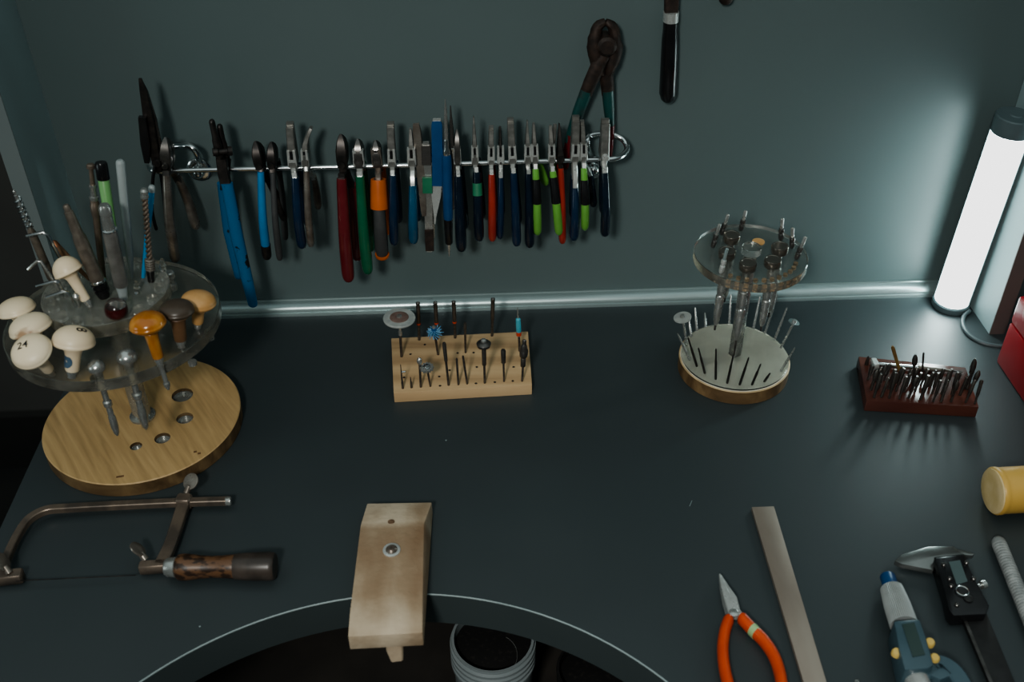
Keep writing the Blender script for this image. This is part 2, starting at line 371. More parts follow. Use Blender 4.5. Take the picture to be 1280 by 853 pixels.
# bench
BX0, BX1, BF, TH = -.3846, .62, -.6251, .033
CX, CR = -.0674, .2549
bench = thing('workbench', 'dark slate workbench with a round cutout in its front edge', 'workbench', (0, -.3, -.9))
N = 72
arc = [(CX-CR*math.cos(math.pi*i/N), BF+CR*math.sin(math.pi*i/N)) for i in range(N+1)]
poly = [(BX0, .03), (BX0, BF)] + arc + [(BX1, BF), (BX1, .03)]
MB().prism([(x, y, -TH) for x, y in poly], (0, 0, TH)).build('worktop', topm, bench, ang=25)
mb = MB()
edge = [(BX0, BF)] + arc + [(BX1, BF)]
off = []
R2 = CR-.0006
band = [(CX-R2*math.cos(math.pi*i/N), BF+R2*math.sin(math.pi*i/N)) for i in range(N+1)]
vs = [(x, y, z) for z in (-TH+.0005, -.0018) for x, y in band]
vs = []; fs = []
for i in range(N+1):
    a = math.pi*i/N
    for r, z in ((CR+.0002, -.0016), (R2, -.0016), (R2, -TH), (CR+.0002, -TH)): vs.append((CX-r*math.cos(a), BF+r*math.sin(a), z))
for i in range(N):
    for j in range(4): fs.append((i*4+j, i*4+(j+1) % 4, (i+1)*4+(j+1) % 4, (i+1)*4+j))
MB().add(vs, fs).build('edge_facing', topedge, bench)
MB().sweep([(CX-(CR-.0003)*math.cos(math.pi*i/N), BF+(CR-.0003)*math.sin(math.pi*i/N), -.0005) for i in range(N+1)], [.00065]*(N+1), 6, ref=(0, 0, 1)).build('edge_band', bandm, bench, label='thin pale band along the rim of the round cutout')
for x in (BX0+.012, BX1-.012): MB().box((x, -.3, -.4665), (.02, .58, .867)).build('side_panel', shelfm, bench)
MB().box(((BX0+BX1)/2, -.32, -.345), (BX1-BX0-.05, .58, .018)).build('shelf', shelfm, bench)

# jars on the shelf under the cutout
SH = -.336
def jar(name, label, px, py, rz, rpx, m, ribs):
    P = zp(px, py, rz); k = mpp(P); R = rpx*k; P0 = V((P.x, P.y, SH)); h = rz-SH
    rt = thing(name, label, 'jar', P0)
    pr = [(0, R*.86), (.004, R*.9), (h*.7, R*.93)]
    if ribs:
        for q in (.74, .80, .86, .92): pr += [(h*q, R*.94), (h*(q+.01), R), (h*(q+.035), R), (h*(q+.045), R*.94)]
    pr += [(h*.985, R*.97), (h, R*.96), (h, R*.90), (h*.5, R*.88)]
    MB().lathe(P0, (0, 0, 1), pr, 48).build('body', m, rt)
    MB().lathe(P0+V((0, 0, h*.55)), (0, 0, 1), [(0, R*.8), (h*.36, R*.885), (h*.37, R*.84), (h*.372, .0001)], 48).build('filings', darkfill, rt)
    return rt, P, R
rt, P, R = jar('plastic_jar', 'white ribbed plastic jar of dark filings under the bench cutout', 616, 797, -.21, 54, whitep, True)
hp = [P+V((R*(.1+.45*math.cos(a)), R*(-.35+.55*math.sin(a)), -.003-.0005)) for a in [(-1+.16*i) for i in range(14)]]
hp = [V((q.x, q.y, SH+(P.z-SH)*.925+.0012)) for q in hp]
o = tag(MB().sweep(hp, [.0004]*len(hp), 5, ref=(0, 0, 1)).build('wire_curl', steel, loc=hp[0]), 'thin curled wire offcut lying on the dark filings in the white jar', 'wire')
jar('dark_bowl', 'black round container beside the white jar under the bench cutout', 742, 836, -.215, 48, blackr, False)

# ------------------------------------------------------------------ lamp
LP = V((.4828, -.0285, 0)); LR, LH = .0167, .2135
lamp = thing('tube_lamp', 'upright tube lamp with glowing white diffuser standing in the right corner', 'lamp', LP)
MB().lathe(LP, (0, 0, 1), [(0, LR*1.06), (.001, LR*1.10), (.0065, LR*1.10), (.008, LR*1.02)], 48).build('base_cap', lampb, lamp)
MB().lathe(LP, (0, 0, 1), [(LH-.017, LR*1.02), (LH-.0165, LR*1.04), (LH-.001, LR*1.04), (LH, LR*.99), (LH, .006), (LH+.0008, .005), (LH+.0008, .0005)], 48).build('top_cap', lampb, lamp)
FA = math.radians(238)                    # direction the diffuser faces
def arcmesh(a0, a1, r0, r1, z0, z1, n=28):
    vs = []; fs = []
    for i in range(n+1):
        a = a0+(a1-a0)*i/n; c, s_ = math.cos(a), math.sin(a)
        vs += [LP+V((r0*c, r0*s_, z0)), LP+V((r1*c, r1*s_, z0)), LP+V((r1*c, r1*s_, z1)), LP+V((r0*c, r0*s_, z1))]
    for i in range(n):
        for j in range(4): fs.append((i*4+j, i*4+(j+1) % 4, (i+1)*4+(j+1) % 4, (i+1)*4+j))
    fs += [(0, 1, 2, 3), (n*4+3, n*4+2, n*4+1, n*4)]
    return MB().add(vs, fs)
arcmesh(FA-1.36, FA+1.36, LR*.93, LR, .008, LH-.017, 40).build('diffuser', diff, lamp)
arcmesh(FA+1.36, FA+2*math.pi-1.36, LR*.90, LR*1.045, .008, LH-.017, 20).build('housing', lampb, lamp)
cp = [zp(1212, 388, .004), zp(1205, 395, .003), zp(1204, 405, .003), zp(1211, 417, .003), zp(1226, 426, .003), zp(1243, 430, .003), zp(1262, 431, .003), zp(1300, 430, .003), zp(1340, 428, .003)]
def smooth(pts, k=6):
    out = []
    for i in range(len(pts)-1):
        p0 = pts[max(i-1, 0)]; p1 = pts[i]; p2 = pts[i+1]; p3 = pts[min(i+2, len(pts)-1)]
        for j in range(k):
            t = j/k
            out.append(.5*((2*p1)+(p2-p0)*t+(2*p0-5*p1+4*p2-p3)*t*t+(3*p1-p0-3*p2+p3)*t**3))
    return out+[pts[-1]]
lamp.rotation_euler = (math.radians(1.8), math.radians(1.0), 0)     # the lamp leans a hair forward and to the right
cs = smooth(cp); MB().sweep(cs, [.0022]*len(cs), 10, ref=(0, 0, 1)).build('power_cable', cablem, lamp)

# ------------------------------------------------------------------ red box
RX, RY0, RY1, RZ = .4915, -.121, -.30, .062
rb = thing('red_case', 'glossy red metal case at the right edge beside the lamp cable', 'case', (RX+.08, -.21, 0))
zs = .033
P = yp(1263, 402, RY0); zs = P.z; RZ = yp(1278, 369, RY0).z
w = .13
MB().box((RX+w/2, (RY0+RY1)/2, zs/2), (w, RY0-RY1, zs-.0006)).build('case_body', redbox, rb, bevel=.003)
MB().box((RX+w/2, (RY0+RY1)/2, (zs+RZ)/2+.0003), (w, RY0-RY1, RZ-zs-.0006)).build('case_lid', redboxt, rb, bevel=.0035)

# ------------------------------------------------------------------ wall rail
YR = -.045
def rp_(x, y, yy): return yp(x, y, yy)
rail = thing('tool_rail', 'chrome towel-style rail on the wall carrying the row of pliers', 'tool rail', rp_(480, 208.5, 0))
pts = [rp_(249.5, 206, -.003), rp_(248, 197, -.022), rp_(243, 187, -.036+.02), rp_(234, 182.5, -.014), rp_(222, 182.5, -.012), rp_(206, 185, -.013), rp_(193, 193, -.022), rp_(187, 204, -.034), rp_(190, 212, -.043), rp_(200, 213.8, YR), rp_(215, 213.6, YR)]
pts[2:6] = [rp_(243, 187, -.026), rp_(234, 182.5, -.024), rp_(222, 182.5, -.020), rp_(206, 185, -.018)]
sm = smooth(pts); MB().sweep(sm, [.0030]*len(sm), 10, ref=(0, 1, .3)).build('end_loop', chrome, rail)
MB().sweep([rp_(215, 213.6, YR), rp_(480, 207.5, YR), rp_(757, 199.4, YR)], [.0022]*3, 12, ref=(0, 0, 1)).build('bar', chrome, rail)
pts = [rp_(757, 199.4, YR), rp_(768, 198.6, YR), rp_(779, 194, -.038), rp_(784, 185, -.028), rp_(778, 174, -.02), rp_(764, 168, -.017), rp_(750, 167, -.018), rp_(737, 170, -.022), rp_(734, 180, -.028), rp_(737, 191, -.020), rp_(741, 204, -.003)]
sm = smooth(pts); MB().sweep(sm, [.0028]*len(sm), 10, ref=(0, 1, .3)).build('end_loop', chrome, rail)
for q in ((249.5, 211), (741, 208)):
    c = rp_(*q, 0)
    MB().lathe(c, (0, -1, 0), [(0, .0115), (.0025, .0115), (.004, .009), (.004, .006), (.009, .0055), (.012, .003), (.0125, .001)], 28).build('rosette', chrome, rail)

def gprof(t): return .74+.28*min(1, t/.55)**.8-.14*max(0, (t-.75)/.25)**1.5
def grip(pts, w, dpt, n=12, start=.86):
    rr = []
    k = len(pts)
    for i in range(k):
        t = i/(k-1); f = gprof(t); rr.append((w*f, dpt*f))
    return MB().sweep(pts, rr, n, round_end=True)

def pliers(name, label, tip, rl, start, end, jw, tw, style, jm, gm, gw, rear=None, sm=None, bands=(), fork=True, rdx=4, group='pliers hung along the wall rail', depth=.0042, yoff=0.0, rm=None, bend=0, rearstart=None, tips=0):
    sm = sm or jm; rm = rm or gm
    Y = YR+yoff
    J = yp(rl[0], rl[1], YR-.0075); T = yp(*tip, YR); S = yp(*start, Y-.012); E = yp(*end, Y-.015)
    k = mpp(J); rt = thing(name, label, 'pliers', J, group)
    J0 = V((J.x, YR, J.z-.0008))               # the joint sits just over the bar
    up = T-J0; L = up.length
    for s, dx, ext in ((-1, 0, 1.0 if style != 'flat' else .92), (1, tips, 1.0 if style != 'cutter' else .95)):
        P = []; R = []
        if style == 'flat': tab = [(.02, 1, .0050), (.3, .95, .0042), (.75, .85, .0030), (1, .8, .0020)]
        elif style == 'needle': tab = [(.02, 1, .0050), (.25, .95, .0045), (.6, .55, .0028), (1, .2, .0010)]
        elif style == 'cutter': tab = [(.02, .78, .0045), (.25, .90, .0052), (.55, .92, .0050), (.78, .70, .0034), (.93, .38, .0018), (1, .14, .0008)]
        elif style == 'bent': tab = [(.02, .9, .0050), (.3, 1, .0048), (.6, .75, .0035), (.8, .55, .0026), (.93, .5, .002), (1, .45, .0015)]
        else: tab = [(.02, 1, .0050), (.25, .85, .0042), (.6, .7, .0030), (1, .5, .0020)]
        for t, f, d in tab:
            wpx = jw*f if style != 'needle' else jw*(1-t)+tw*t
            if style in ('flat',): wpx = jw*(1-t)+tw*t
            bx = bend*max(0, t-.45)**1.6*k*3.2
            P.append(J0+up*t*ext+V((bx+dx*k*t, s*d*.98, 0))); R.append((wpx*k/2, d*.92))
        MB().sweep(P, R, 10, rect=(style != 'round')).build('jaw', jm, rt, ang=28)
    # box joint with its fork, levers down both sides of the bar
    if fork:
        mb = MB(); w = max(jw*.55, 4.6)*k
        ux = V((1, 0, 0)); un = up.normalized()
        a = V((J.x, YR-.0062, J.z+.001))
        mb.sweep([a, a+un*.0062], [(w, .0026)]*2, rect=True)
        for s in (-1, 1): mb.sweep([a+un*.006+ux*s*w*.66, a+un*.0150+ux*s*w*.62], [(w*.30, .0030)]*2, rect=True)
        mb.build('joint', sm, rt)
        MB().sweep([a+un*.0066+V((0, -.0018, 0)), a+un*.0142+V((0, -.0018, 0))], [(w*.30, .0006)]*2, rect=True).build('joint_slot_shade', black, rt)  # black box painting the shade in the gap between the prongs
    else:
        MB().lathe(V((J.x, YR-.0115, J0.z+.004)), (0, 1, 0), [(0, .001), (0, .0028), (.0008, .0032), (.022, .0032)], 14).build('pivot', sm, rt)
    sw = max(2.6, jw*.30)*k
    MB().sweep([V((J.x, YR-.0046, J.z+.004)), V((J.x, YR-.0047, J.z-.006)), S+(J-S)*.35, S+(E-S)*.06], [(sw*1.15, .0026), (sw, .0027), (sw, .0027), (sw, .0026)], rect=True).build('lever', sm, rt)
    mid = lerp(S, E, .45)+V((0, -.007, 0)); mid2 = lerp(S, E, .78)+V((0, -.004, 0))
    gp = smooth([S, mid, mid2, E], 5)
    g = grip(gp, gw*k/2, depth); g.build('handle', gm, rt)
    for bb in bands:
        t0, t1, bmx, nm = bb[:4]; sc_b = bb[4] if len(bb) > 4 else 1
        bp, br_ = [], []
        for q in range(7):
            t = t0+(t1-t0)*q/6; x = t*(len(gp)-1); i0 = min(int(x), len(gp)-2); bp.append(lerp(gp[i0], gp[i0+1], x-i0))
            f = gprof(t); e = (1 if t < .95 else .85)*sc_b
            br_.append((gw*k/2*f*e+.0005, depth*f*e+.0005))
        MB().sweep(bp, br_, 14).build(nm, bmx, rt)
    # rear lever and handle between bar and wall
    if rear: E2 = yp(*rear, YR+.017)
    else: E2 = V((E.x+rdx*k, YR+.017, E.z+.004))
    S2 = V((S.x+rdx*.4*k, YR+.0125, S.z)) if not rearstart else yp(*rearstart, YR+.0125)
    MB().sweep([V((J.x, YR+.0046, J.z+.004)), V((J.x, YR+.0047, J.z-.006)), S2+(E2-S2)*.06], [(sw*1.1, .0026), (sw, .0026), (sw, .0026)], rect=True).build('lever', sm, rt)
    mid = lerp(S2, E2, .45)+V((0, .004, 0)); mid2 = lerp(S2, E2, .78)+V((0, .002, 0))
    grip(smooth([S2, mid, mid2, E2], 5), gw*k/2*.96, depth).build('handle', rm, rt)
    return rt

# --- black shears at the left end
def shears():
    J = yp(196, 208, YR+.002); rt = thing('hand_shears', 'tall black shears at the left end of the rail, blades upward', 'shears', J)
    k = mpp(J); y = YR-.004
    MB().sweep([yp(199, 214, y), yp(193, 190, y), yp(186, 150, y), yp(179, 112, y), yp(175, 98, y)], [(5*k, .002), (6*k, .0022), (6*k, .002), (4*k, .0016), (1.6*k, .001)], rect=True).build('blade', bsteel, rt)
    y = YR-.0005
    MB().sweep([yp(201, 212, y), yp(199, 185, y), yp(193, 150, y), yp(183, 115, y), yp(177, 101, y)], [(4*k, .0013), (4*k, .0014), (3*k, .0014), (2*k, .0013), (1*k, .001)], rect=True).build('blade', dsteel, rt)
    y = YR-.0085
    MB().sweep([yp(178, 146, y), yp(182, 180, y), yp(184, 203, y)], [(4.5*k, .0024), (5.5*k, .0026), (3*k, .002)], rect=True).build('blade_guard', black, rt)
    MB().sweep(smooth([yp(194, 205, YR-.0085), yp(191, 225, YR-.010), yp(190, 260, YR-.012), yp(193, 278, YR-.014), yp(196, 288, YR-.014)]), [(2.2*k, .002)]*25, 8, round_end=True).build('handle', black, rt)
    MB().sweep(smooth([yp(199, 207, YR+.009), yp(203, 230, YR+.014), yp(206, 258, YR+.018)]), [(2.4*k, .002)]*13, 8, round_end=True).build('handle', black, rt)
    MB().lathe(yp(196, 205, YR-.012), (0, 1, 0), [(0, .001), (0, .003), (.001, .0036), (.018, .0036)], 14).build('pivot', bsteel, rt)
shears()
pliers('end_nippers', 'old bare steel nippers with curved handles near the left end of the rail', (207, 171), (208, 210), (208, 219), (220, 327), 15, 10, 'cutter', dsteel, oldsteel, 14, rear=(246, 287), rearstart=(222, 222), fork=False, depth=.005)
# --- long blue pliers
def longblue():
    J = yp(276, 207, YR); k = mpp(J); rt = thing('water_pump_pliers', 'long pliers with two chipped blue handles, longest on the rail', 'pliers', J, 'pliers hung along the wall rail')
    for a, b, yy in (((276, 200), (264, 149), YR-.006), ((283, 203), (274, 155), YR+.002)):
        A = yp(*a, yy); B = yp(*b, yy)
        MB().sweep([A, lerp(A, B, .25), lerp(A, B, .5), lerp(A, B, .56), B], [(5.5*k, .004), (5.5*k, .004), (5*k, .0042), (4*k, .0036), (3.6*k, .0032)], 12, round_end=True).build('jaw', bsteel, rt)
    MB().lathe(yp(272, 190, YR-.013), (.9, .3, -.1), [(-.004, .002), (-.004, .0035), (0, .0035), (.001, .0025), (.008, .0025), (.0085, .0042), (.012, .0042), (.012, .002)], 14).build('adjusting_bolt', bsteel, rt)
    MB().sweep([yp(277, 198, YR-.008), yp(279, 215, YR-.0095), yp(284, 236, YR-.012)], [(6.5*k, .003)]*3, rect=True).build('lever', bsteel, rt)
    MB().sweep([yp(283, 200, YR+.008), yp(282, 215, YR+.009), yp(281, 236, YR+.012)], [(5.5*k, .003)]*3, rect=True).build('lever', bsteel, rt)
    MB().sweep([yp(283.5, 229, YR-.0125), yp(297, 300, YR-.017), yp(309, 350, YR-.016), yp(317, 384, YR-.015)], [(7.6*k, .0038), (8.4*k, .004), (7.8*k, .004), (6.6*k, .0038)], 14, round_end=True).build('handle', bluechip, rt)
    MB().sweep([yp(278, 229, YR+.0125), yp(286, 290, YR+.019), yp(299, 349, YR+.018)], [(7*k, .0036), (7.4*k, .0036), (5.5*k, .0034)], 14, round_end=True).build('handle', bluechip, rt)
bluechip = mat('chipped_blue_coating', (.008, .12, .27), .36, c2=(.012, .012, .014), scale=95, detail=5, lo=.60, hi=.62)
longblue()

PL = 'pliers hung along the wall rail'
pliers('side_cutters', 'black jawed cutters with bright blue tape on the handle', (319, 176), (325, 211), (326, 215), (334, 323), 13, 6, 'cutter', bsteel, bluet, 11.5, rear=(356, 276), rearstart=(334, 222), fork=False, rm=bsteel, bands=[(.70, .97, bsteel, 'handle_end')])
pliers('end_cutters', 'plain dark grey cutters hanging right of the blue taped cutters', (339, 177), (340, 210), (341, 216), (350, 325), 12, 4, 'cutter', bsteel, greyrub, 9, rear=(357, 300), fork=False, depth=.0036)
pliers('flat_nose_pliers', 'silver flat nose pliers with navy handles left of the bent nose pair', (362, 154), (366, 209), (369, 222), (378, 310), 10.5, 9, 'flat', jawst, navy, 13, sm=satin, rdx=3)
pliers('bent_nose_pliers', 'silver pliers with hooked bent tips and bare grey steel handles', (379, 160), (382, 209), (383, 214), (389, 308), 8.5, 4, 'bent', jawst, oldsteel, 10, sm=satin, rear=(398, 262), rearstart=(392, 220), bend=8)
pliers('combination_pliers', 'black jawed pliers with long dark red handles', (426, 167), (428, 209), (427, 223), (436, 352), 15, 8, 'cutter', bsteel, dkred, 17, rear=(447, 326), rearstart=(440, 230), fork=False, depth=.0052)
pliers('green_cutters', 'silver side cutters with long dark green handles', (447, 173), (449, 209), (450, 220), (460, 342), 13, 3, 'cutter', dsteel, green, 15, sm=satin, depth=.005, rdx=1)
t = pliers('electrician_cutters', 'small black jawed cutters with orange and grey grips', (469, 175), (472, 208), (473, 224), (478, 322), 12, 4, 'cutter', dsteel, greyrub, 17, sm=oldsteel, depth=.0056, bands=[(.0, .24, orange, 'handle_collar', 1.42), (.88, .975, orange, 'handle_end', 1.05)], rdx=2, rm=orange)
pliers('flat_nose_pliers', 'flat nose pliers with dark navy handles right of the orange grip cutters', (488, 154), (490, 208), (491, 219), (493, 306), 9.5, 9, 'flat', jawst, navy, 12, sm=satin)
pliers('needle_nose_pliers', 'needle nose pliers with teal blue handles beside the flat tweezers', (513, 161), (515, 207), (516, 232), (517, 304), 10, 3, 'needle', jawst, teal, 13, sm=satin)
pliers('looping_pliers', 'dark tipped looping pliers with navy handles right of the blue scriber', (571, 161), (572, 206), (573, 220), (577, 314), 8.5, 5, 'cutter', dsteel, dnavy, 14, sm=satin)
pliers('needle_nose_pliers', 'long pointed pliers with a green band on navy handles', (592, 146), (594, 205), (596, 215), (599, 301), 8, 1.5, 'needle', jawst, dnavy, 13, sm=satin, bands=[(.12, .22, greent, 'band')])
pliers('flat_nose_pliers', 'narrow flat nose pliers with slim bright red handles', (614, 159), (614, 205), (614.5, 218), (615.5, 301), 7, 6, 'flat', jawst, redv, 11, sm=satin)
pliers('round_nose_pliers', 'dark tipped pliers with slim navy handles right of the red handled pair', (625, 160), (626, 205), (626, 222), (625, 298), 6, 4, 'round', dsteel, navy, 9.5, sm=satin)
pliers('flat_nose_pliers', 'wide silver flat nose pliers with navy handles, tallest in the middle of the rail', (638, 149), (641, 204), (642, 216), (646, 307), 9.5, 8, 'flat', jawst, navy, 12, sm=satin)
pliers('needle_nose_pliers', 'needle nose pliers with navy handles just left of the first lime green pair', (659, 151), (660, 204), (661, 217), (662, 309), 8.5, 1.5, 'needle', jawst, dnavy, 13, sm=satin, yoff=.003)
pliers('lime_pliers', 'lime green handled pliers with black bands, leftmost of the green three', (667, 154), (669, 203), (669.5, 211), (672, 293), 7, 3, 'needle', jawst, lime, 11, sm=satin, bands=[(.12, .34, black, 'band')], rear=(683, 232), rdx=6)
pliers('lime_pliers', 'lime green handled pliers with black bands, middle of the green three', (688, 156), (690, 203), (691, 214), (699, 293), 8, 4, 'needle', jawst, lime, 11.5, sm=satin, bands=[(.08, .32, black, 'band')], tips=6)
pliers('needle_nose_pliers', 'black pointed pliers with red handles behind the middle green pair', (699, 155), (701, 202), (701, 210), (703, 304), 9, 1.6, 'needle', bsteel, redv, 10, fork=False, yoff=.004, rdx=-1)
pliers('flat_nose_pliers', 'broad flat nose pliers with navy handles between the two right green pairs', (720, 146), (719, 201.5), (719, 235), (717, 300), 10, 9, 'flat', jawst, navy, 12.5, sm=satin)
pliers('lime_pliers', 'lime green handled pliers with black band, rightmost of the green three', (728, 152), (730, 201), (730, 210), (731, 287), 7, 5, 'flat', jawst, lime, 11, sm=satin, bands=[(.14, .38, black, 'band')], rear=(742, 259), rm=dnavy, rearstart=(738, 215))
pliers('flat_nose_pliers', 'flat nose pliers with dark navy handles at the right end of the rail', (757, 150), (756, 200), (756, 216), (756, 295), 11, 10, 'flat', jawst, dnavy, 12.5, sm=satin, fork=False)

# --- tweezers and strips
def tweezers(name, label, top, mid, end, w, wt, m, tapes=(), yo=0, rearend=None):
    A = yp(*top, YR); k = mpp(A); Mf = yp(*mid, YR-.0030); E = yp(*end, YR-.011+yo)
    rt = thing(name, label, 'tweezers', A, 'tweezers hung over the wall rail')
    MB().sweep([A+V((0, -.001+yo*.3, 0)), lerp(A, Mf, .15)+V((0, -.001, 0)), Mf, lerp(Mf, E, .5), lerp(Mf, E, .88), E], [(w*.38*k, .0007), (w*.5*k, .0008), (w*.5*k, .0008), (w*.48*k, .0008), (wt*.6*k, .0008), (wt*.4*k, .0007)], rect=True).build('leaf', m, rt)
    Mr = V((Mf.x+2*k, YR+.0030, Mf.z)); Er = V((E.x+3*k, YR+.011, E.z+.002))
    MB().sweep([A+V((0, .0012, 0)), lerp(A, Mr, .15)+V((0, .001, 0)), Mr, lerp(Mr, Er, .5), Er], [(w*.38*k, .0007), (w*.5*k, .0008), (w*.5*k, .0008), (w*.48*k, .0008), (wt*.4*k, .0007)], rect=True).build('leaf', m, rt)
    for p0, p1, y0, y1, tm, nm, sc in tapes:
        a = yp(*p0, y0+yo); b = yp(*p1, y1+yo)
        ww = w*.5*sc*k+.0003
        if p1[1] < 210 and nm == 'sleeve': MB().sweep([a, lerp(a, b, .02), lerp(a, b, .06), lerp(a, b, .12), b], [(ww*.6, .0016), (ww*.82, .0016), (ww*.95, .0016), (ww, .0016), (ww, .0016)], rect=True).build(nm, tm, rt)
        else: MB().sweep([a, b], [(ww, .0016)]*2, rect=True).build(nm, tm, rt)
    return rt
tweezers('flat_tweezers', 'worn grey flat tweezers between the teal pliers and green taped tweezers', (520, 155), (525, 208), (530, 270), 10, 6, oldsteel, yo=.002)
tweezers('flat_tweezers', 'dark flat tweezers wrapped with green tape and brown tips', (532, 178), (534, 208), (537, 315), 11, 9, steel, [((534, 222), (534.5, 241), YR-.0072, YR-.0078, greent, 'tape', 1.05), ((536.4, 287), (537.3, 313), YR-.0104, YR-.011, rust, 'tip_wrap', .95), ((532.5, 182), (533.4, 206), YR-.002, YR-.0055, dsteel, 'top_wrap', 1)])
tweezers('flat_tweezers', 'tapering tweezers with a broad blue sleeve beside the blue scriber', (546, 149), (547, 208), (543.5, 280), 13, 2.5, satin, [((546, 151), (546.8, 206), YR-.0008, YR-.0058, blueb, 'sleeve', 1.0), ((546.8, 206), (546.5, 232), YR-.0058, YR-.0078, blueb, 'sleeve', .95)])
# needle tweezers behind the scriber
def needles():
    A = yp(563, 133, YR+.002); E = yp(566, 262, YR-.009); k = mpp(A); rt = thing('needle_tweezers', 'thin pointed steel tweezers standing behind the blue scriber', 'tweezers', A, 'tweezers hung over the wall rail')
    Mf = yp(566, 206, YR-.0030)
    MB().sweep([A, lerp(A, Mf, .4)+V((0, -.001, 0)), Mf, E], [(.6*k, .0005), (2.2*k, .0008), (3*k, .0008), (2.4*k, .0008)], rect=True).build('leaf', dsteel, rt)
    Mr = V((Mf.x+k, YR+.0030, Mf.z)); Er = V((E.x+2*k, YR+.010, E.z))
    MB().sweep([A+V((0, .0014, 0)), lerp(A, Mr, .4)+V((0, .001, 0)), Mr, Er], [(.6*k, .0005), (2.2*k, .0008), (3*k, .0008), (2.4*k, .0008)], rect=True).build('leaf', dsteel, rt)
needles()
# blue scriber clipped on the bar
A = yp(556.5, 124, YR-.0085); B = yp(561.5, 321, YR-.0085)
sc_ = spindle('scriber', 'blue and black scriber with a long needle point upward on the rail', 'scriber', B, A, [
    ('tip', steel, [(0, .5), (.04, 1.6), (.085, 3.2), (.095, 3.4)]),
    ('end_sleeve', black, [(.09, 3.6), (.1, 5), (.25, 5.4), (.262, 5)]),
    ('grip', navyb if False else blueb, [(.26, 5.4), (.27, 6), (.60, 6.2), (.655, 5.6), (.67, 5)]),
    ('ferrule', chrome, [(.665, 4), (.675, 4.6), (.70, 4.4), (.71, 3.4), (.755, 3.2), (.765, 2.5)]),
    ('needle', steel, [(.76, 2.4), (.80, 2.6), (.93, 1.8), (1, .4)])])
MB().sweep([yp(566, 186, YR-.0085), yp(568, 200, YR-.0020), yp(568, 200, YR+.0050), yp(567, 214, YR+.006)], [(.0012, .0005)]*4, rect=True).build('clip', steel, sc_)

# --- big rusty cutter behind the rail
def bigcutter():
    yy = -.022
    P = yp(757, 88, yy); k = mpp(P); rt = thing('hoof_nippers', 'large rusty nippers with teal handles hung above the right end of the rail', 'nippers', P)
    c = yp(757, 60, yy)
    # two heavy jaws closing at the top
    MB().sweep(smooth([yp(752, 92, yy), yp(747, 72, yy), yp(744, 52, yy), yp(747, 34, yy), yp(757, 27, yy)], 4), [(5.5*k, .006), (6.5*k, .006), (10*k, .0062), (10.5*k, .0062), (10.5*k, .0062), (11*k, .0062), (11*k, .0062), (11*k, .0062), (9.5*k, .006), (9.5*k, .006), (7.5*k, .006), (7.5*k, .005), (7*k, .005), (6.5*k, .005), (5.5*k, .0045), (5*k, .004), (4.5*k, .003)], 10).build('jaw', rust, rt)
    MB().sweep(smooth([yp(761, 92, yy), yp(766, 72, yy), yp(769, 52, yy), yp(766, 34, yy), yp(757, 27, yy)], 4), [(5.5*k, .006), (6.5*k, .006), (7*k, .0065), (10*k, .0062), (10*k, .0062), (10.5*k, .0062), (10.5*k, .0062), (10.5*k, .0062), (7.5*k, .006), (7.5*k, .006), (7*k, .006), (7*k, .005), (6.5*k, .005), (6*k, .005), (5*k, .0045), (4.5*k, .004), (4*k, .003)], 10).build('jaw', rust, rt)
    MB().lathe(c+V((0, -.010, .004)), (0, 1, 0), [(0, .001), (0, .006), (.002, .0085), (.018, .0085)], 20).build('pivot', rust, rt)
    MB().sweep([yp(757, 68, yy-.003), yp(748, 82, yy-.003), yp(738, 103, yy-.003), yp(732, 118, yy-.002)], [(8*k, .004), (10*k, .0042), (9*k, .0042), (8.5*k, .004)], 12).build('lever', rust, rt)
    h = MB().sweep([yp(733.5, 113, yy-.002), yp(724, 138, yy-.001), yp(715, 164, yy), yp(711, 178, yy)], [(8.4*k, .0046), (8*k, .0048), (6.6*k, .0046), (6*k, .0042)], 12).build('handle', tealpaint, rt)
    MB().sweep([yp(714, 168, yy), yp(709, 190, yy), yp(706, 212, yy)], [(6.4*k, .0047), (6*k, .0047), (5*k, .004)], 12, round_end=True).build('tip_sleeve', dkred, h)
    MB().sweep([yp(755, 68, yy+.003), yp(757, 85, yy+.003), yp(759, 105, yy+.003), yp(760, 118, yy+.003)], [(8*k, .004), (9.5*k, .0042), (8.6*k, .0042), (8*k, .004)], 12).build('lever', rust, rt)
    h = MB().sweep([yp(759.6, 113, yy+.003), yp(761.5, 138, yy+.003), yp(763, 162, yy+.003)], [(7.8*k, .0045), (7*k, .0046), (5.5*k, .0042)], 12).build('handle', tealpaint, rt)
    MB().sweep([yp(763, 156, yy+.003), yp(762, 178, yy+.003), yp(761, 200, yy+.003)], [(6*k, .0046), (5.5*k, .0044), (4.5*k, .004)], 12, round_end=True).build('tip_sleeve', dkred, h)
bigcutter()

# --- knife handle and a tool end hanging above
yy = -.012
A = yp(834.5, 128, yy); B = yp(838.5, 26, yy); k = mpp(A); ax = (B-A)
kn = thing('hanging_knife', 'black handled tool with silver collar hanging alone high on the wall', 'knife', B)
MB().sweep([A, lerp(A, B, .12), lerp(A, B, .5), lerp(A, B, .78), lerp(A, B, .9), B], [(10*k, .008), (11*k, .009), (10.5*k, .009), (10*k, .0085), (9*k, .008), (9*k, .008)], 20, round_start=True).build('handle', black, kn)
C2 = lerp(A, B, 1.11)
MB().sweep([B, C2], [(9.4*k, .0082)]*2, 20).build('collar', satin, kn)
MB().sweep([C2, lerp(A, B, 1.4), lerp(A, B, 1.9)], [(8*k, .004), (8.5*k, .003), (8*k, .002)], rect=True).build('blade', rust, kn)
Pn = lerp(A, B, 1.82); MB().lathe(V((Pn.x, 0, Pn.z)), (0, -1, 0), [(0, .0022), (.016, .0022), (.016, .004), (.0175, .003), (.018, .0005)], 12).build('hanging_pin', steel, kn)
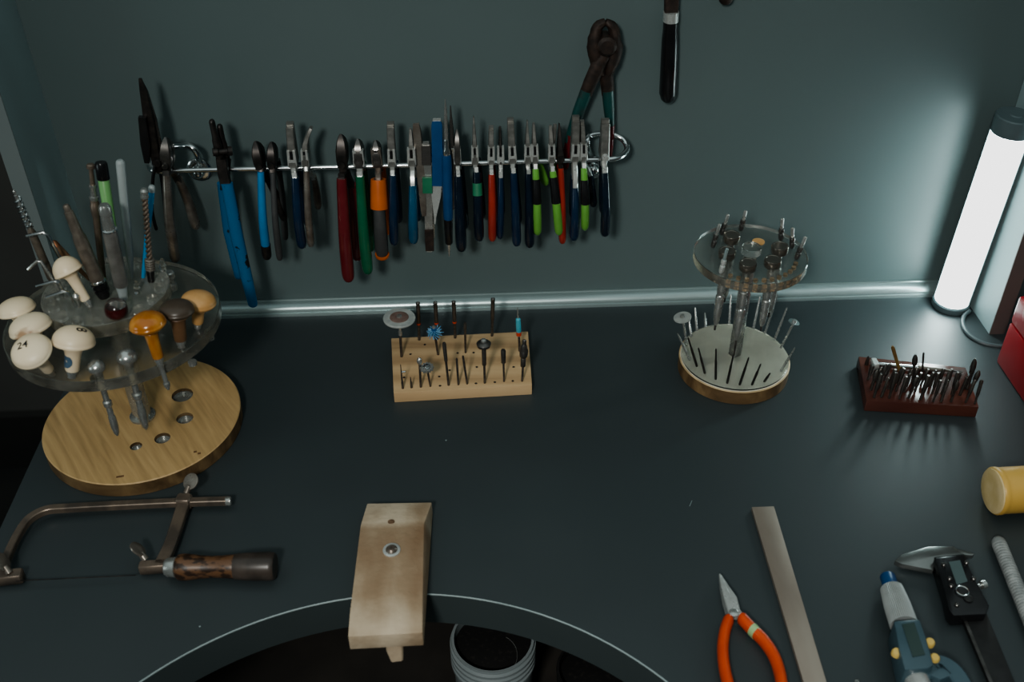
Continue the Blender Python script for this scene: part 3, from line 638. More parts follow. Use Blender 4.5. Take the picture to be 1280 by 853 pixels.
A = yp(906, 6, -.010); B = A+V((.003, 0, .07))
hk = thing('hanging_tool', 'rounded dark tip of a tool hanging at the very top of the wall', 'tool', A)
MB().sweep([A, lerp(A, B, .3), B], [(.0062, .006), (.0066, .0065), (.006, .006)], 14, round_start=True).build('handle', rust, hk)
MB().sweep([B, B+V((0, 0, .05))], [.004, .003], 10).build('shank', bsteel, hk)
Pn = B+V((0, 0, .045)); MB().lathe(V((Pn.x, 0, Pn.z)), (0, -1, 0), [(0, .002), (.016, .002), (.016, .0035), (.0175, .001)], 12).build('hanging_pin', steel, hk)

# ------------------------------------------------------------------ left rotating stand
SX, SY = -.2958, -.1755; ZT, ZU = .123, .149
st = thing('tool_carousel', 'two tier acrylic tool carousel on a round ash base at the left', 'tool stand', (SX, SY, 0))
b_ = MB().lathe((SX, SY, 0), (0, 0, 1), [(0, .0828), (.0005, .0838), (.0132, .0838), (.014, .083)], 96).build('wooden_base', basew, st, ang=25)
b_.data.materials.append(bases)
for p in b_.data.polygons:
    if abs(p.normal.z) < .6: p.material_index = 1
holes = [(228, 494, .0094), (231, 523, .0073), (203, 548, .0067), (170, 558, .0050)]
cs_ = []
for x, y, r in holes:
    c = zp(x, y, .014)-V((SX, SY, 0)); cs_.append(MB().lathe(V((c.x, c.y, .0075)), (0, 0, 1), [(0, r), (.02, r)], 32))
b_m = b_.matrix_parent_inverse
b_.parent = None; b_.location = (0, 0, 0); cut(b_, cs_); b_.parent = st
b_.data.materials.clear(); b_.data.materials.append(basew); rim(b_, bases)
for x, y, r in holes:
    c = zp(x, y, .014); MB().lathe((c.x, c.y, .0076), (0, 0, 1), [(0, r*.985), (.0035, r*.985), (.0035, r*.90), (.0008, r*.86), (.0008, .0001)], 32).build('hole_lining', steel, st, label='grey metal lining of a round hole in the base')
MB().lathe((SX, SY, .014), (0, 0, 1), [(0, .011), (.002, .011), (.003, .0078), (ZT-.0245, .0078)], 32).build('post', steel, st)
MB().lathe((SX, SY, ZT-.0105), (0, 0, 1), [(0, .0838), (.0006, .0845), (.0099, .0845), (.0105, .0838)], 96).build('lower_tray', acr, st, ang=25)
rim(bpy.data.objects['lower_tray'], acre)
MB().lathe((SX, SY, ZT+.0002), (0, 0, 1), [(0, .016), (ZU-ZT-.0125, .016)], 32).build('spacer', acru, st)
MB().lathe((SX, SY, ZU-.012), (0, 0, 1), [(0, .0486), (.0006, .0492), (.0114, .0492), (.012, .0486)], 72).build('upper_tray', acru, st, ang=25)
rim(bpy.data.objects['upper_tray'], acre)
for i in range(16):
    a = 2*math.pi*i/16+.1; c = V((SX+.041*math.cos(a), SY+.041*math.sin(a), ZU-.0119))
    MB().lathe(c, (0, 0, 1), [(.0003, .0042), (.0117, .0042)], 16).build('tool_socket', acr2, st)
P = zp(216, 362, ZT); k = mpp(P)
MB().lathe(P, (0, 0, 1), [(0, 6*k), (.006, 6*k), (.006, 4.5*k), (.012, 4.5*k), (.012, 6.5*k), (.017, 6.5*k), (.018, 5*k)], 20).build('bolt', steel, st)
for px, py in ((70, 425), (262, 420), (40, 450), (120, 478), (240, 452)):
    P = zp(px, py, ZT-.011); MB().lathe(P, (0, 0, -1), [(0, .0035), (.003, .0035), (.0035, .002)], 14).build('socket_foot', steel, st)
# engraved marks on the base
for x, y, w in ((150, 596, .006), (244, 565, .0025), (249, 567, .0025)):
    c = zp(x, y, .0141); MB().box(c, (w, .002, .0002), Matrix.Rotation(.2, 3, 'Z')).build('mark', stemw, st)

def textmesh(txt, size):
    cu = bpy.data.curves.new('t', 'FONT'); cu.body = txt; cu.size = size; cu.align_x = 'CENTER'; cu.align_y = 'CENTER'; cu.offset = size*.004
    ob = bpy.data.objects.new('t', cu); COL.objects.link(ob); bpy.context.view_layer.update()
    me = bpy.data.meshes.new_from_object(ob.evaluated_get(bpy.context.evaluated_depsgraph_get()))
    bm = bmesh.new(); bm.from_mesh(me); bmesh.ops.triangulate(bm, faces=bm.faces[:])
    for _ in range(2): bmesh.ops.subdivide_edges(bm, edges=[e for e in bm.edges if e.calc_length() > size*.12], cuts=2); bmesh.ops.triangulate(bm, faces=bm.faces[:])
    bm.to_mesh(me); bm.free()
    vs = [v.co.copy() for v in me.vertices]; fs = [tuple(p.vertices) for p in me.polygons]
    bpy.data.objects.remove(ob); return vs, fs

def mushroom(label, a, c, dy, hw, km, smm, H=.75, sw=9, plane=ZT, below=0, text=None, toff=(0, 0), sticker=None, und=.22, tsize=.011, trot=0.0, group='mushroom handled gravers in the carousel'):
    A = zp(*a, plane); Cc = yp(*c, A.y+dy); ax = Cc-A; z0 = ax.length; k = mpp(Cc); ax.normalize()
    rt = thing('graver', label, 'graver', A, group)
    R = hw/2*k; H = H*R
    pr = [(z0-und*R, R*.45), (z0-und*.7*R, R*.72), (z0-und*.3*R, R*.92), (z0-.04*R, R*.985), (z0+.02*R, R), (z0+.06*R, R*.995), (z0+.085*R, R*.97)]
    zb = z0+.085*R
    for i in range(1, 13):
        q = i/12*math.pi/2; pr.append((zb+(H-.085*R)*math.sin(q), R*.97*math.cos(q)))
    kb = MB().lathe(A, ax, pr, 48).build('knob', km, rt, ang=50)
    f = .20
    MB().lathe(A, ax, [(f*z0, sw*.72*k), (f*z0+.001, sw*.80*k), ((f+1)/2*z0, sw*.86*k), (z0-.45*R, sw*.98*k), (z0-.25*R, sw*1.25*k), (z0-und*.9*R, sw*1.55*k), (z0-und*.8*R, sw*1.5*k)], 28).build('stem', smm, rt)
    MB().lathe(A, ax, [(0, sw*.5*k), (f*.5*z0, sw*.52*k), (f*.55*z0, sw*.62*k), (f*z0+.0005, sw*.64*k)], 20).build('ferrule', steel, rt)
    if below: MB().lathe(A-ax*.0002, -ax, [(0, sw*.35*k), (below*.7, sw*.35*k), (below*.72, sw*.5*k), (below*.85, sw*.45*k), (below, sw*.2*k)], 12).build('shank', steel, rt)
    u = (RT-ax*RT.dot(ax)).normalized(); w = ax.cross(u)
    if text:
        vs, fs = textmesh(text, tsize); c_, s_ = math.cos(trot), math.sin(trot); out = []
        for v in vs:
            x, y = v.x*c_-v.y*s_+toff[0]*R, v.x*s_+v.y*c_+toff[1]*R; rr = min(math.hypot(x, y), R*.95)
            cq = min(1, rr/(R*.97)); sq = math.sqrt(max(0, 1-cq*cq))
            out.append(A+ax*(zb+(H-.085*R)*sq+.0004)+u*x+w*y)
        MB().add(out, fs).build('number', ink, kb)
    if sticker:
        n = 16; c0 = .50*z0; rs = .0052; vs = []
        for rq in (1, .5):
            for i in range(n):
                a_ = 2*math.pi*i/n; rad = sw*.84*k+.0004; th = rs*rq*math.cos(a_)/rad-math.pi/2-.55
                vs.append(A+ax*(c0+rs*rq*math.sin(a_))+u*rad*math.cos(th)+w*rad*math.sin(th))
        MB().add(vs, [(i, (i+1) % n, n+(i+1) % n, n+i) for i in range(n)]+[tuple(range(n, 2*n))]).build('sticker', skyst, rt, label='small blue round sticker')
    return rt
mushroom('cream mushroom knob graver at the far left rim, partly cut off', (34, 420), (21, 388), .004, 47, cream, cream, H=.66)
mushroom('cream mushroom knob graver with a brown worn patch, behind the one marked 24', (54, 442), (39, 411), .004, 53, creamd, cream, H=.72, text='5', toff=(.12, .30), tsize=.007)
mushroom('cream mushroom knob graver marked 24, tilted toward the left', (66, 468), (40, 440), -.013, 51, cream, cream, H=.62, text='24', toff=(-.20, .02), tsize=.0085, trot=.25)
mushroom('cream mushroom knob graver marked 8 with a blue sticker on its stem', (90, 472), (92, 428), .008, 52, cream, cream, H=.80, text='8', toff=(.36, -.10), sticker=True, tsize=.0105, sw=11, trot=-.9)
mushroom('tall cream mushroom knob graver standing in the upper tray', (113, 384), (86, 340), .008, 37, cream, cream, H=1.1, plane=ZU, sw=7.5)
mushroom('glossy amber mushroom knob graver at the front right of the carousel', (201, 457), (185, 406), .004, 46, amber, amber, H=.72, und=.42, below=.022, sw=9)
mushroom('dark brown mushroom knob graver between the amber and tan ones', (227, 434), (221, 389), .004, 44, darkw, stemw, H=.62, und=.35, sw=10)
mushroom('tan mushroom knob graver at the right rim of the carousel', (247, 410), (248, 378), .002, 44, tan, tan, H=.62, und=.4, sw=9)

# gravers with chrome heads hanging through the lower tray
for lab, a, b, r in (('chrome headed graver hanging through the lower tray, left of two', (123, 467), (147, 545), 11), ('chrome headed graver hanging through the lower tray, right of two', (161, 455), (183, 537), 13)):
    A = zp(*a, ZT); B = yp(*b, A.y-.004); up_ = A-B; L = up_.length
    spindle('flex_graver', lab, 'graver', A, B, [
        ('head', steel, [(-.20*1, .5), (-.19, r*.4), (-.15, r*.85), (-.10, r), (-.06, r*.92), (-.03, r*.55), (0, r*.5)]),
        ('collar', steel, [(0, r*.48), (.18, r*.46), (.2, r*.36), (.42, r*.34), (.44, r*.5), (.50, r*.5), (.52, r*.38)]),
        ('tip', steel, [(.52, r*.34), (.66, r*.34), (.68, r*.40), (.74, r*.44), (.84, r*.44), (.95, r*.32), (1, r*.10)])], 'chrome headed gravers')

# upright tools in the carousel
def up_tool(name, label, cat, a, b, parts, plane=ZU, dy=0.0, group=None, n=20):
    A = zp(*a, plane); B = yp(*b, A.y+dy); return spindle(name, label, cat, A, B, parts, group, n)
hp = up_tool('handpiece', 'brown grey knurled handpiece leaning left in the upper tray', 'handpiece', (131, 372), (82, 256), [
    ('lower_grip', black, [(0, 6), (.02, 7.5), (.06, 8), (.07, 9.5), (.10, 9.5), (.105, 8), (.12, 8), (.125, 9.8), (.15, 9.8), (.155, 8.5), (.17, 8.5)]),
    ('ring', chrome, [(.17, 8.6), (.175, 9.6), (.19, 9.8), (.20, 9)]),
    ('body', browngr, [(.20, 8.8), (.40, 8.6), (.60, 8.4), (.66, 8), (.70, 6.6), (.82, 6), (.93, 5.2), (.935, 4), (.98, 4.2), (1, 3)])], dy=.006)
up_tool('handpiece', 'light grey handpiece with a chrome ring standing in front of the green marker', 'handpiece', (155, 374), (130, 256), [
    ('nose', grey, [(0, 5), (.12, 6.4), (.155, 6.8)]),
    ('body', greyk, [(.15, 7.4), (.16, 8.6), (.40, 8.8), (.70, 8.6), (.735, 8.2)]),
    ('ring', chrome, [(.735, 8.3), (.74, 8.9), (.755, 8.9), (.76, 7.5)]),
    ('end_cap', steel, [(.76, 7.2), (.88, 6.8), (.90, 6.5), (.905, 7.4), (.97, 7.4), (1, 5.5)])])
up_tool('pin_vise', 'thin metal pin vise with plunger top left of the green marker', 'pin vise', (129, 350), (113, 205), [
    ('body', bronze, [(0, 3), (.02, 4), (.55, 4.2), (.60, 5.5), (.66, 5.8), (.67, 5), (.70, 5)]),
    ('collar', steel, [(.70, 5), (.71, 5.6), (.73, 5.6), (.735, 4), (.80, 3.8), (.81, 4.8), (.83, 4.6)]),
    ('plunger', bronze, [(.83, 3), (.96, 2.6), (.965, 5), (.99, 5), (1, 3.5)])], dy=.012)
up_tool('marker_pen', 'light green marker with a black cap standing in the carousel', 'marker', (150, 352), (126, 203), [
    ('barrel', mat('light_green_plastic', (.16, .36, .13), .4, c2=(.19, .41, .15), scale=60), [(0, 4), (.03, 6), (.86, 6.6), (.865, 6)]),
    ('cap', black, [(.865, 6.8), (.87, 7.4), (.985, 7.2), (1, 6.3)])], dy=.012)
up_tool('grey_rod', 'smooth pale grey tapered rod standing upright in the carousel', 'rod', (165, 348), (150, 200), [
    ('rod', grey, [(0, 1.5), (.12, 3.2), (.2, 4.6), (.5, 5.3), (.97, 5.4), (.99, 4.8), (1, 3)])], dy=.01)
up_tool('blue_stick', 'thin bright blue stick with a pale end beside the twisted tool', 'stick', (179, 347), (190, 232), [
    ('shaft', lblue2 if False else mat('sky_blue_plastic', (.012, .21, .42), .35, c2=(.016, .24, .46), scale=60), [(0, 2.4), (.3, 3), (.93, 4), (.935, 3.6)]),
    ('end', grey, [(.935, 4), (.98, 4), (1, 2.8)])], dy=.012)
# twisted tool
A = zp(189, 352, ZU); B = yp(180, 236, A.y+.004); ax = B-A; k = mpp(A); L = ax.length
tw = thing('twisted_burnisher', 'tool with a twisted metal shaft and coiled collar in the carousel', 'burnisher', A)
MB().lathe(A, ax, [(0, 4), (.001, 5), (.13*L, 5), (.135*L, 4)] if False else [(0, 4*k), (.12*L, 5*k), (.13*L, 4*k)], 16).build('base_sleeve', black, tw)
pr = []
for i in range(5): pr += [(L*(.13+.025*i), 5*k), (L*(.138+.025*i), 6.2*k), (L*(.147+.025*i), 6.2*k), (L*(.155+.025*i), 5*k)]
MB().lathe(A, ax, pr, 18).build('collar', oldsteel, tw)
u = ax.orthogonal().normalized(); w = ax.normalized().cross(u); mb = MB()
for ph in (0, math.pi):
    hpts = []
    for i in range(70):
        t = .25+.67*i/69; a_ = ph+i*.62; hpts.append(A+ax*t+(u*math.cos(a_)+w*math.sin(a_))*2.0*k)
    mb.sweep(hpts, [2.0*k]*70, 8, ref=(0, 1, 0))
mb.build('twisted_shaft', bronze, tw)
MB().lathe(A, ax, [(.90*L, 3*k), (.91*L, 5*k), (.93*L, 5*k), (.935*L, 3.4*k), (.95*L, 3.4*k), (.955*L, 4.8*k), (.98*L, 5*k), (L, 3*k)], 18).build('end_knob', steel, tw)
# spiral tool far left
A = zp(66, 352, ZU); B = yp(17, 238, A.y-.004); ax = B-A; k = mpp(A); L = ax.length
sp = thing('spiral_drill', 'slim hand drill with a spiral chrome top leaning at the far left of the carousel', 'hand drill', A)
MB().lathe(A, ax, [(0, 3*k), (.05*L, 5*k), (.55*L, 5*k), (.58*L, 4*k), (.60*L, 3*k)], 16).build('body', browngr, sp)
u = ax.orthogonal().normalized(); w = ax.normalized().cross(u)
MB().sweep([A+ax*(.6+.33*i/79)+(u*math.cos(i*.5)+w*math.sin(i*.5))*3.6*k for i in range(80)], [1.5*k]*80, 7, ref=(0, 1, 0)).build('spiral', chrome, sp)
MB().lathe(A, ax, [(.58*L, 2.2*k), (.95*L, 2.2*k), (.955*L, 1*k), (.97*L, .8*k), (.975*L, 1.8*k), (.99*L, 1.8*k), (L, .8*k)], 12).build('spindle_rod', steel, sp)
# bent hex keys
for lab, pl, r in (('chrome hex key with the longest upright leg left of the tall cream graver', [(33, 295), (54, 290.5), (60, 294), (80, 333), (90, 360)], 2.0),
                   ('grey hex key with a downturned short arm beside the spiral drill', [(35, 337), (47, 326), (51, 327), (68, 352), (78, 372)], 2.0),
                   ('dull grey hex key with a flat arm above the front chrome one', [(45, 358), (68, 351.5), (73, 353), (84, 372)], 2.0),
                   ('short chrome hex key in front at the left of the upper tray', [(58, 372), (81, 364), (85, 366), (96, 384)], 2.0)):
    E_ = zp(*pl[-1], ZU); yb = E_.y
    q = [yp(*x, yb) for x in pl[:-1]]+[E_]; k = mpp(E_)
    tag(MB().sweep(q, [r*k]*len(q), 6, ref=(0, 1, 0)).build('hex_key', chrome if 'chrome' in lab else steel, loc=E_), lab, 'hex key', 'hex keys in the carousel')
A = zp(117, 352, ZU); B = yp(65, 302, A.y+.004)
up_tool('wooden_needle_holder', 'small brown wooden tool with a copper ferrule leaning behind the tall cream graver', 'needle holder', (112, 350), (65, 302), [
    ('handle', stemw, [(0, 2), (.3, 3), (.6, 4.2), (.86, 4.6), (.87, 4)]), ('ferrule', copper, [(.87, 4.6), (.96, 4.6), (1, 3)])], dy=.004)
up_tool('red_resin_ball', 'dark red glossy round knob with clear top at the front of the upper tray', 'knob', (147, 397), (143, 374), [
    ('knob', redglass, [(0, 5), (.05, 9), (.25, 13.5), (.5, 14), (.68, 13)]), ('cap', acr2, [(.68, 13), (.8, 11), (.95, 6), (1, 2)])], n=28)
up_tool('steel_pin', 'small steel ball headed pin in front of the tall cream graver', 'pin', (99, 384), (94, 367), [('pin', steel, [(0, 1.5), (.5, 1.8), (.55, 3), (.7, 4.4), (.85, 4.4), (1, 1.5)])], dy=-.002)
for lab, px, py in (('clear crystal peg at the back of the upper tray, under the grey rod', 172, 366), ('clear crystal peg at the back of the lower tray, beside the steel bolt', 204, 338)):
    pl = ZU if py > 345 else ZU
    up_tool('clear_peg', lab, 'peg', (px, py), (px-2, py-14), [('peg', acr2, [(0, 4), (.5, 4.4), (.55, 3), (.9, 3), (1, 2)])])

# ------------------------------------------------------------------ pale wooden bur block
HB = None
c4 = [zp(492.3, 503.5, 0), zp(665, 493, 0)]
# find block height: top front edge seen at (492,492)
hb = yp(492, 491.5, c4[0].y).z
tp = [zp(489, 423, hb), zp(660, 414.4, hb), zp(665, 481.5, hb), zp(492, 491.5, hb)]
mb = MB(); mb.prism([V((p.x, p.y, 0)) for p in tp], (0, 0, hb))
cen = sum(tp, V())/4; cen.z = 0
bl = tag(mb.build('bur_block', blockw, loc=cen, bevel=.0006, ang=25), 'pale wooden block drilled with holes holding rotary burs, at back centre', 'bur block')
ho = MB()
for px, py in ((513, 443), (531, 431), (549, 471), (572, 441.5), (592, 441), (595, 479.5), (618.5, 478), (641, 476.5), (550, 482.5), (505, 472), (562, 463), (596, 459), (642, 459)):
    c = zp(px, py, hb+.00015); ho.lathe(c, (0, 0, 1), [(0, .0012), (.0001, .0012)], 12)
ho.build('drilled_hole', ink, bl)['kind'] = 'stuff'

BG = 'rotary burs in the pale wooden block'
def bur(name, label, a, b, parts, h=None, dy=0.0, group=BG, cat='bur', n=14):
    A = zp(*a, hb if h is None else h); B = yp(*b, A.y+dy); return spindle(name, label, cat, A, B, parts, group, n)
def shank(t1, r=1.5): return ('shank', bursteel, [(0, r), (t1, r)])
bur('disc_bur', 'bur with a large grey and brown abrasive disc at the block\'s back left', (502, 446), (499, 396), [
    shank(.55, 1.7), ('collar', steel, [(.55, 2.5), (.64, 2.5), (.65, 1.7), (.94, 1.7)]), ('disc', greyab, [(.94, 3), (.94, 19.5), (.965, 19.8), (.985, 19)]),
    ('hub', brownab, [(.985, 11.5), (.995, 11.3), (1.0, 10)]), ('screw', steel, [(1, 3.5), (1.03, 3.2), (1.035, .5)])], n=36)
for lab, a, b, band in (('dark bur holder with a red band, first along the back of the pale block', (524, 425), (522.3, 378), True), ('dark bur holder with a red band, behind the blue brush', (546.5, 424), (544, 377.5), True),
                        ('dark bur holder with a red band, behind the middle of the pale block', (569, 422.5), (567, 376.5), True), ('tallest dark bur holder, without a red band, at the block\'s back right', (615, 420), (616.2, 373), False)):
    p = [shank(.42, 1.7), ('holder', bursteel, [(.42, 1.8), (.46, 2.4), (.95, 2.6), (.985, 2.6), (1, 1.8)]), ('end_pin', steel, [(1, 1.2), (1.004, 1.1), (1.005, .2)])]
    if band: p.append(('band', redband, [(.41, 2.0), (.415, 2.5), (.455, 2.6), (.46, 2)]))
    bur('bur_holder', lab, a, b, p)
# blue bristle brush
A = zp(547.6, 443.5, hb); B = yp(542, 408, A.y-.002); ax = (B-A); L = ax.length; an = ax.normalized(); k = mpp(A)
br = thing('bristle_brush', 'blue radial bristle brush on a mandrel in the pale block', 'brush', A, BG)
MB().lathe(A, an, [(0, 1.5*k), (.75*L, 1.5*k)], 12).build('shank', bursteel, br)
u = an.orthogonal().normalized(); w = an.cross(u); mb = MB()
for lay in range(4):
    for i in range(11):
        a_ = 2*math.pi*i/11+lay*.22; d = u*math.cos(a_)+w*math.sin(a_); e = u*math.cos(a_+.25)+w*math.sin(a_+.25)
        p0 = A+an*L*(.72+.05*lay); rr = (10.5-abs(lay-1.5)*.8)*k*random.uniform(.85, 1.1)
        mb.sweep([p0+d*2*k, p0+d*rr*.6, p0+e*rr-an*(.0008*(2-lay))], [.00045, .0004, .0003], 5, ref=an)
mb.build('bristles', brush, br)
MB().lathe(A, an, [(.70*L, 2*k), (.72*L, 3.4*k), (.93*L, 3.4*k), (.95*L, 3*k)], 18).build('hub', blueb, br)
MB().lathe(A, an, [(.95*L, 2.5*k), (.99*L, 2.4*k), (L, .5*k)], 12).build('screw', steel, br)
bur('plain_bur', 'plain dark rod bur in the middle back row of the pale block', (582, 441), (581.2, 403), [('rod', bursteel, [(0, 1.4), (.72, 1.4), (.74, 1.8), (.95, 1.9), (1, 1.2)])])
bur('needle_bur', 'thin needle bur with a pale blue sleeve at the block\'s back right corner', (649.5, 439), (647, 384.5), [shank(.35, 1.5), ('sleeve', lblue, [(.35, 2), (.38, 3), (.58, 3.4), (.74, 3), (.76, 1.6)]), ('band', redband, [(.36, 2.4), (.37, 3.2), (.45, 3.3), (.46, 2.4)]), ('needle', steel, [(.76, 1), (.95, .8), (1, .2)])])
bur('cone_bur', 'dark bud shaped bur with a thick collar at the block\'s front right', (652.6, 476.7), (655.5, 425), [shank(.35, 1.4), ('collar', bursteel, [(.35, 2), (.38, 3.2), (.55, 3.4), (.57, 2.4)]), ('head', dsteel, [(.57, 3), (.62, 5), (.74, 5.4), (.86, 3.6), (.90, 2.2), (.91, 2.6), (.98, 2.5), (1, 1.5)])])
bur('cylinder_bur', 'cylinder headed bur, second from the right in the front row of the pale block', (630, 477), (629, 437.5), [shank(.58, 1.3), ('head', dsteel, [(.58, 1.8), (.61, 3), (.97, 3.1), (1, 2.4)])])
bur('wheel_mandrel', 'steel knob wheel on a thick dark mandrel in the pale block', (606, 479), (604.5, 424), [shank(.40, 1.5), ('mandrel', bursteel, [(.40, 1.7), (.43, 2.8), (.82, 2.8), (.84, 2)]), ('wheel', dsteel, [(.82, 4), (.85, 8.4), (.90, 9), (.93, 7), (.95, 3.5)]), ('screw', steel, [(.95, 3.5), (.985, 3.3), (1, 1.6)])], n=24)
bur('rod_bur', 'thin leaning rod bur, right of a pair in the front row of the pale block', (584, 480), (578.6, 445), [('rod', bursteel, [(0, 1.4), (.96, 1.4), (1, .9)])])
bur('rod_bur', 'thin upright rod bur, left of a pair in the front row of the pale block', (573, 481), (570.8, 448), [('rod', bursteel, [(0, 1.4), (.96, 1.4), (1, .9)])])
bur('stepped_bur', 'stepped dark bur with a thick top half in the front row of the pale block', (560.8, 481.6), (555, 428.5), [shank(.56, 1.5), ('holder', bursteel, [(.56, 1.7), (.6, 2.3), (.96, 2.5), (1, 1.7)])])
A = zp(538, 483, hb); B = yp(533.3, 458, A.y-.003); ax = B-A; L = ax.length; an = ax.normalized(); k = mpp(A)
gw_ = thing('gear_wheel_bur', 'small steel wheel with a toothed rim on a short shank in the pale block', 'bur', A, BG)
MB().lathe(A, an, [(0, 1.3*k), (.9*L, 1.3*k)], 10).build('shank', bursteel, gw_)
u = an.orthogonal().normalized(); w = an.cross(u); n = 24; ring = [(9 if i % 2 else 7.2)*k for i in range(n)]
MB().prism([A+an*L*.88+u*ring[i]*math.cos(2*math.pi*i/n)+w*ring[i]*math.sin(2*math.pi*i/n) for i in range(n)], an*.0022).build('wheel', steel, gw_)
MB().lathe(A+an*(L*.88+.0022), an, [(0, 5*k), (.0006, 4.6*k), (.0007, 3*k), (.0018, 2.6*k), (.002, .5*k)], 16).build('screw', chrome, gw_)
bur('ball_bur', 'small ball headed bur left of the toothed wheel in the pale block', (526, 484), (524.2, 447.5), [shank(.80, 1.5), ('head', steel, [(.78, 1.2), (.82, 2.8), (.89, 3.5), (.96, 2.8), (1, .8)])])
bur('cone_point', 'shortest pointed bur in the front row of the pale block', (514.4, 484.8), (513, 471.5), [('point', bursteel, [(0, 1.5), (.3, 1.5), (1, .4)])])
bur('needle_bur', 'thin needle bur at the front left corner of the pale block', (503.5, 485.7), (500.7, 456), [('needle', bursteel, [(0, 1.5), (.25, 1.5), (.3, 1.2), (1, .4)])])
A = zp(502, 465.5, hb+.0012); tag(MB().lathe(A, (1, .15, 0), [(0, .0004), (.0002, .0011), (.0035, .0011), (.0037, .0004)], 10).build('loose_pin', chrome, loc=A), 'tiny silver pin lying on the pale block near its left end', 'pin')

# ------------------------------------------------------------------ right round stand
QX, QY = .2392, -.1199; QH, QT = .0145, .130
rs = thing('bur_carousel', 'round bur stand with a clear acrylic top disc and pale wood base', 'bur stand', (QX, QY, 0))
MB().lathe((QX, QY, 0), (0, 0, 1), [(0, .0505), (.0006, .0513), (QH-.0006, .0513), (QH, .0505)], 80).build('wooden_base', discw, rs, ang=25)
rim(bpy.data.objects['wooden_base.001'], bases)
MB().lathe((QX, QY, QH+.0001), (0, 0, 1), [(0, .0500), (.0002, .0500), (.0003, .0001)], 80).build('dusty_face', dirtw, rs)
MB().lathe((QX, QY, QH+.0006), (0, 0, 1), [(0, .0496), (.0016, .0496), (.0018, .0492)], 80).build('clear_plate', acr3, rs, ang=25)
ZB = QH+.0027
MB().box((QX, QY, (ZB+QT-.009)/2), (.009, .009, QT-.009-ZB), Matrix.Rotation(.5, 3, 'Z'), ch=.001).build('post', steel, rs)
MB().lathe((QX, QY, QT-.0085), (0, 0, 1), [(0, .0486), (.0005, .0491), (.008, .0491), (.0085, .0486)], 80).build('top_disc', acr2, rs, ang=25)
rim(bpy.data.objects['top_disc'], acre)
MB().lathe((QX, QY, QT+.0002), (0, 0, 1), [(0, .0085), (.006, .0085), (.0065, .008)], 32).build('centre_cap', acr2, rs)
P = zp(948, 303, QT); MB().lathe(P, (0, 0, 1), [(0, .0055), (.001, .0055), (.0012, .0005)], 24).build('plug', tan, rs)
pegb = mat('pale_brown_plug', (.30, .21, .12), .6, c2=(.36, .26, .16), scale=80)
for i in range(11):
    a = math.radians(232+i*10.5); c = V((QX+.039*math.cos(a), QY+.039*math.sin(a), QT-.0078))
    MB().lathe(c, (0, 0, 1), [(0, .0020), (.0050, .0020)], 12).build('peg_hole', pegb, rs)
nutst = mat('dark_chrome_nut', (.26, .235, .205), .2, .85, c2=(.20, .18, .155), scale=60)
CG = 'chuck handpieces in the clear disc'
for lab, a, b, vis in (('chrome nut chuck at the back left of the clear disc', (914, 302), (906, 372), 1), ('chrome nut chuck at the left of the clear disc', (908, 322), (894.5, 406), 1),
                  ('chrome nut chuck at the front of the clear disc beside the post', (934, 337), (917.5, 444), 1), ('chrome nut chuck at the front right of the clear disc', (965, 333), (952, 408), 1),
                  ('chrome nut chuck at the right rear of the clear disc', (974, 316), (962, 390), 1)):
    A = zp(*a, QT); B = yp(*b, A.y); L = (A-B).length; k = mpp(A)
    q = 1 if L < .08 else .075/L
    spindle('chuck', lab, 'chuck', A, B, [
        ('nut', nutst, [(.0001/L, 9.5), (-.001/L, 10.6), (-.0066/L, 10.8), (-.0074/L, 10.2), (-.0075/L, 8.6), (-.0072/L, 8.2), (-.0071/L, .5)]),
        ('sleeve', steel, [(.0002/L, 4.4), (.30*q, 4.4), (.31*q, 5.4), (.45*q, 5.6), (.52*q, 5), (.54*q, 4), (.56*q, 5.6), (.74*q, 5.4)]),
        ('jaw_cone', steel, [(.74*q, 4.6), (.78*q, 5.4), (.93*q, 4.2), (1*q, 2)]),
        ('bit', bursteel, [(q, 1.6), (1.0 if q < 1 else 1.08, 1.4)])], CG, 18)
MG = 'mandrels standing in the clear disc'
for lab, a, b, bright in (('mandrel at the far left edge of the clear disc', (891, 309), (899.5, 280), 0), ('mandrel at the back left of the clear disc behind another', (902, 293), (910, 268), 0), ('mandrel alone at the back of the clear disc', (926, 288), (932, 263.5), 0),
                  ('mandrel at the back right of the clear disc', (976, 300), (978, 273), 0), ('mandrel between two others on the right of the clear disc', (990, 310), (990.8, 285), 0), ('mandrel at the right rim of the clear disc, leaning right', (995, 324), (1007, 296), 0),
                  ('bright pale mandrel at the front left of the clear disc', (901, 341), (909, 310.5), 1)):
    A = zp(*a, QT); B = yp(*b, A.y)
    spindle('mandrel', lab, 'mandrel', A, B, [('collar', dsteel if not bright else satin, [(0, 2.4), (.1, 3.4), (.28, 3.4), (.30, 2.6), (.36, 2.6), (.38, 3.6), (.52, 3.4), (.54, 2.2)]), ('pin', steel if not bright else alum, [(.54, 2.2), (.96, 2.2), (1, 1.5)])], MG, 14)
NG = 'burs standing round the pale wood base'
nd = [((871, 458), (860, 422)), ((862, 450), (847, 417)), ((881, 466.6), (873, 435)), ((894.7, 474), (895, 436)), ((909, 479), (917, 443)), ((924.6, 481), (936, 447)), ((940, 481), (951, 455)), ((955.5, 477), (962.7, 466.6)),
      ((976, 464), (994, 434.4)), ((968, 425.5), (983.7, 384.5)), ((956, 417), (972, 368)), ((941.7, 411), (950, 371)), ((911.4, 405), (913.7, 368)), ((893, 407), (896, 392)), ((882, 409), (881, 391)), ((871, 414), (868.7, 384.5)), ((864, 421), (861, 400))]
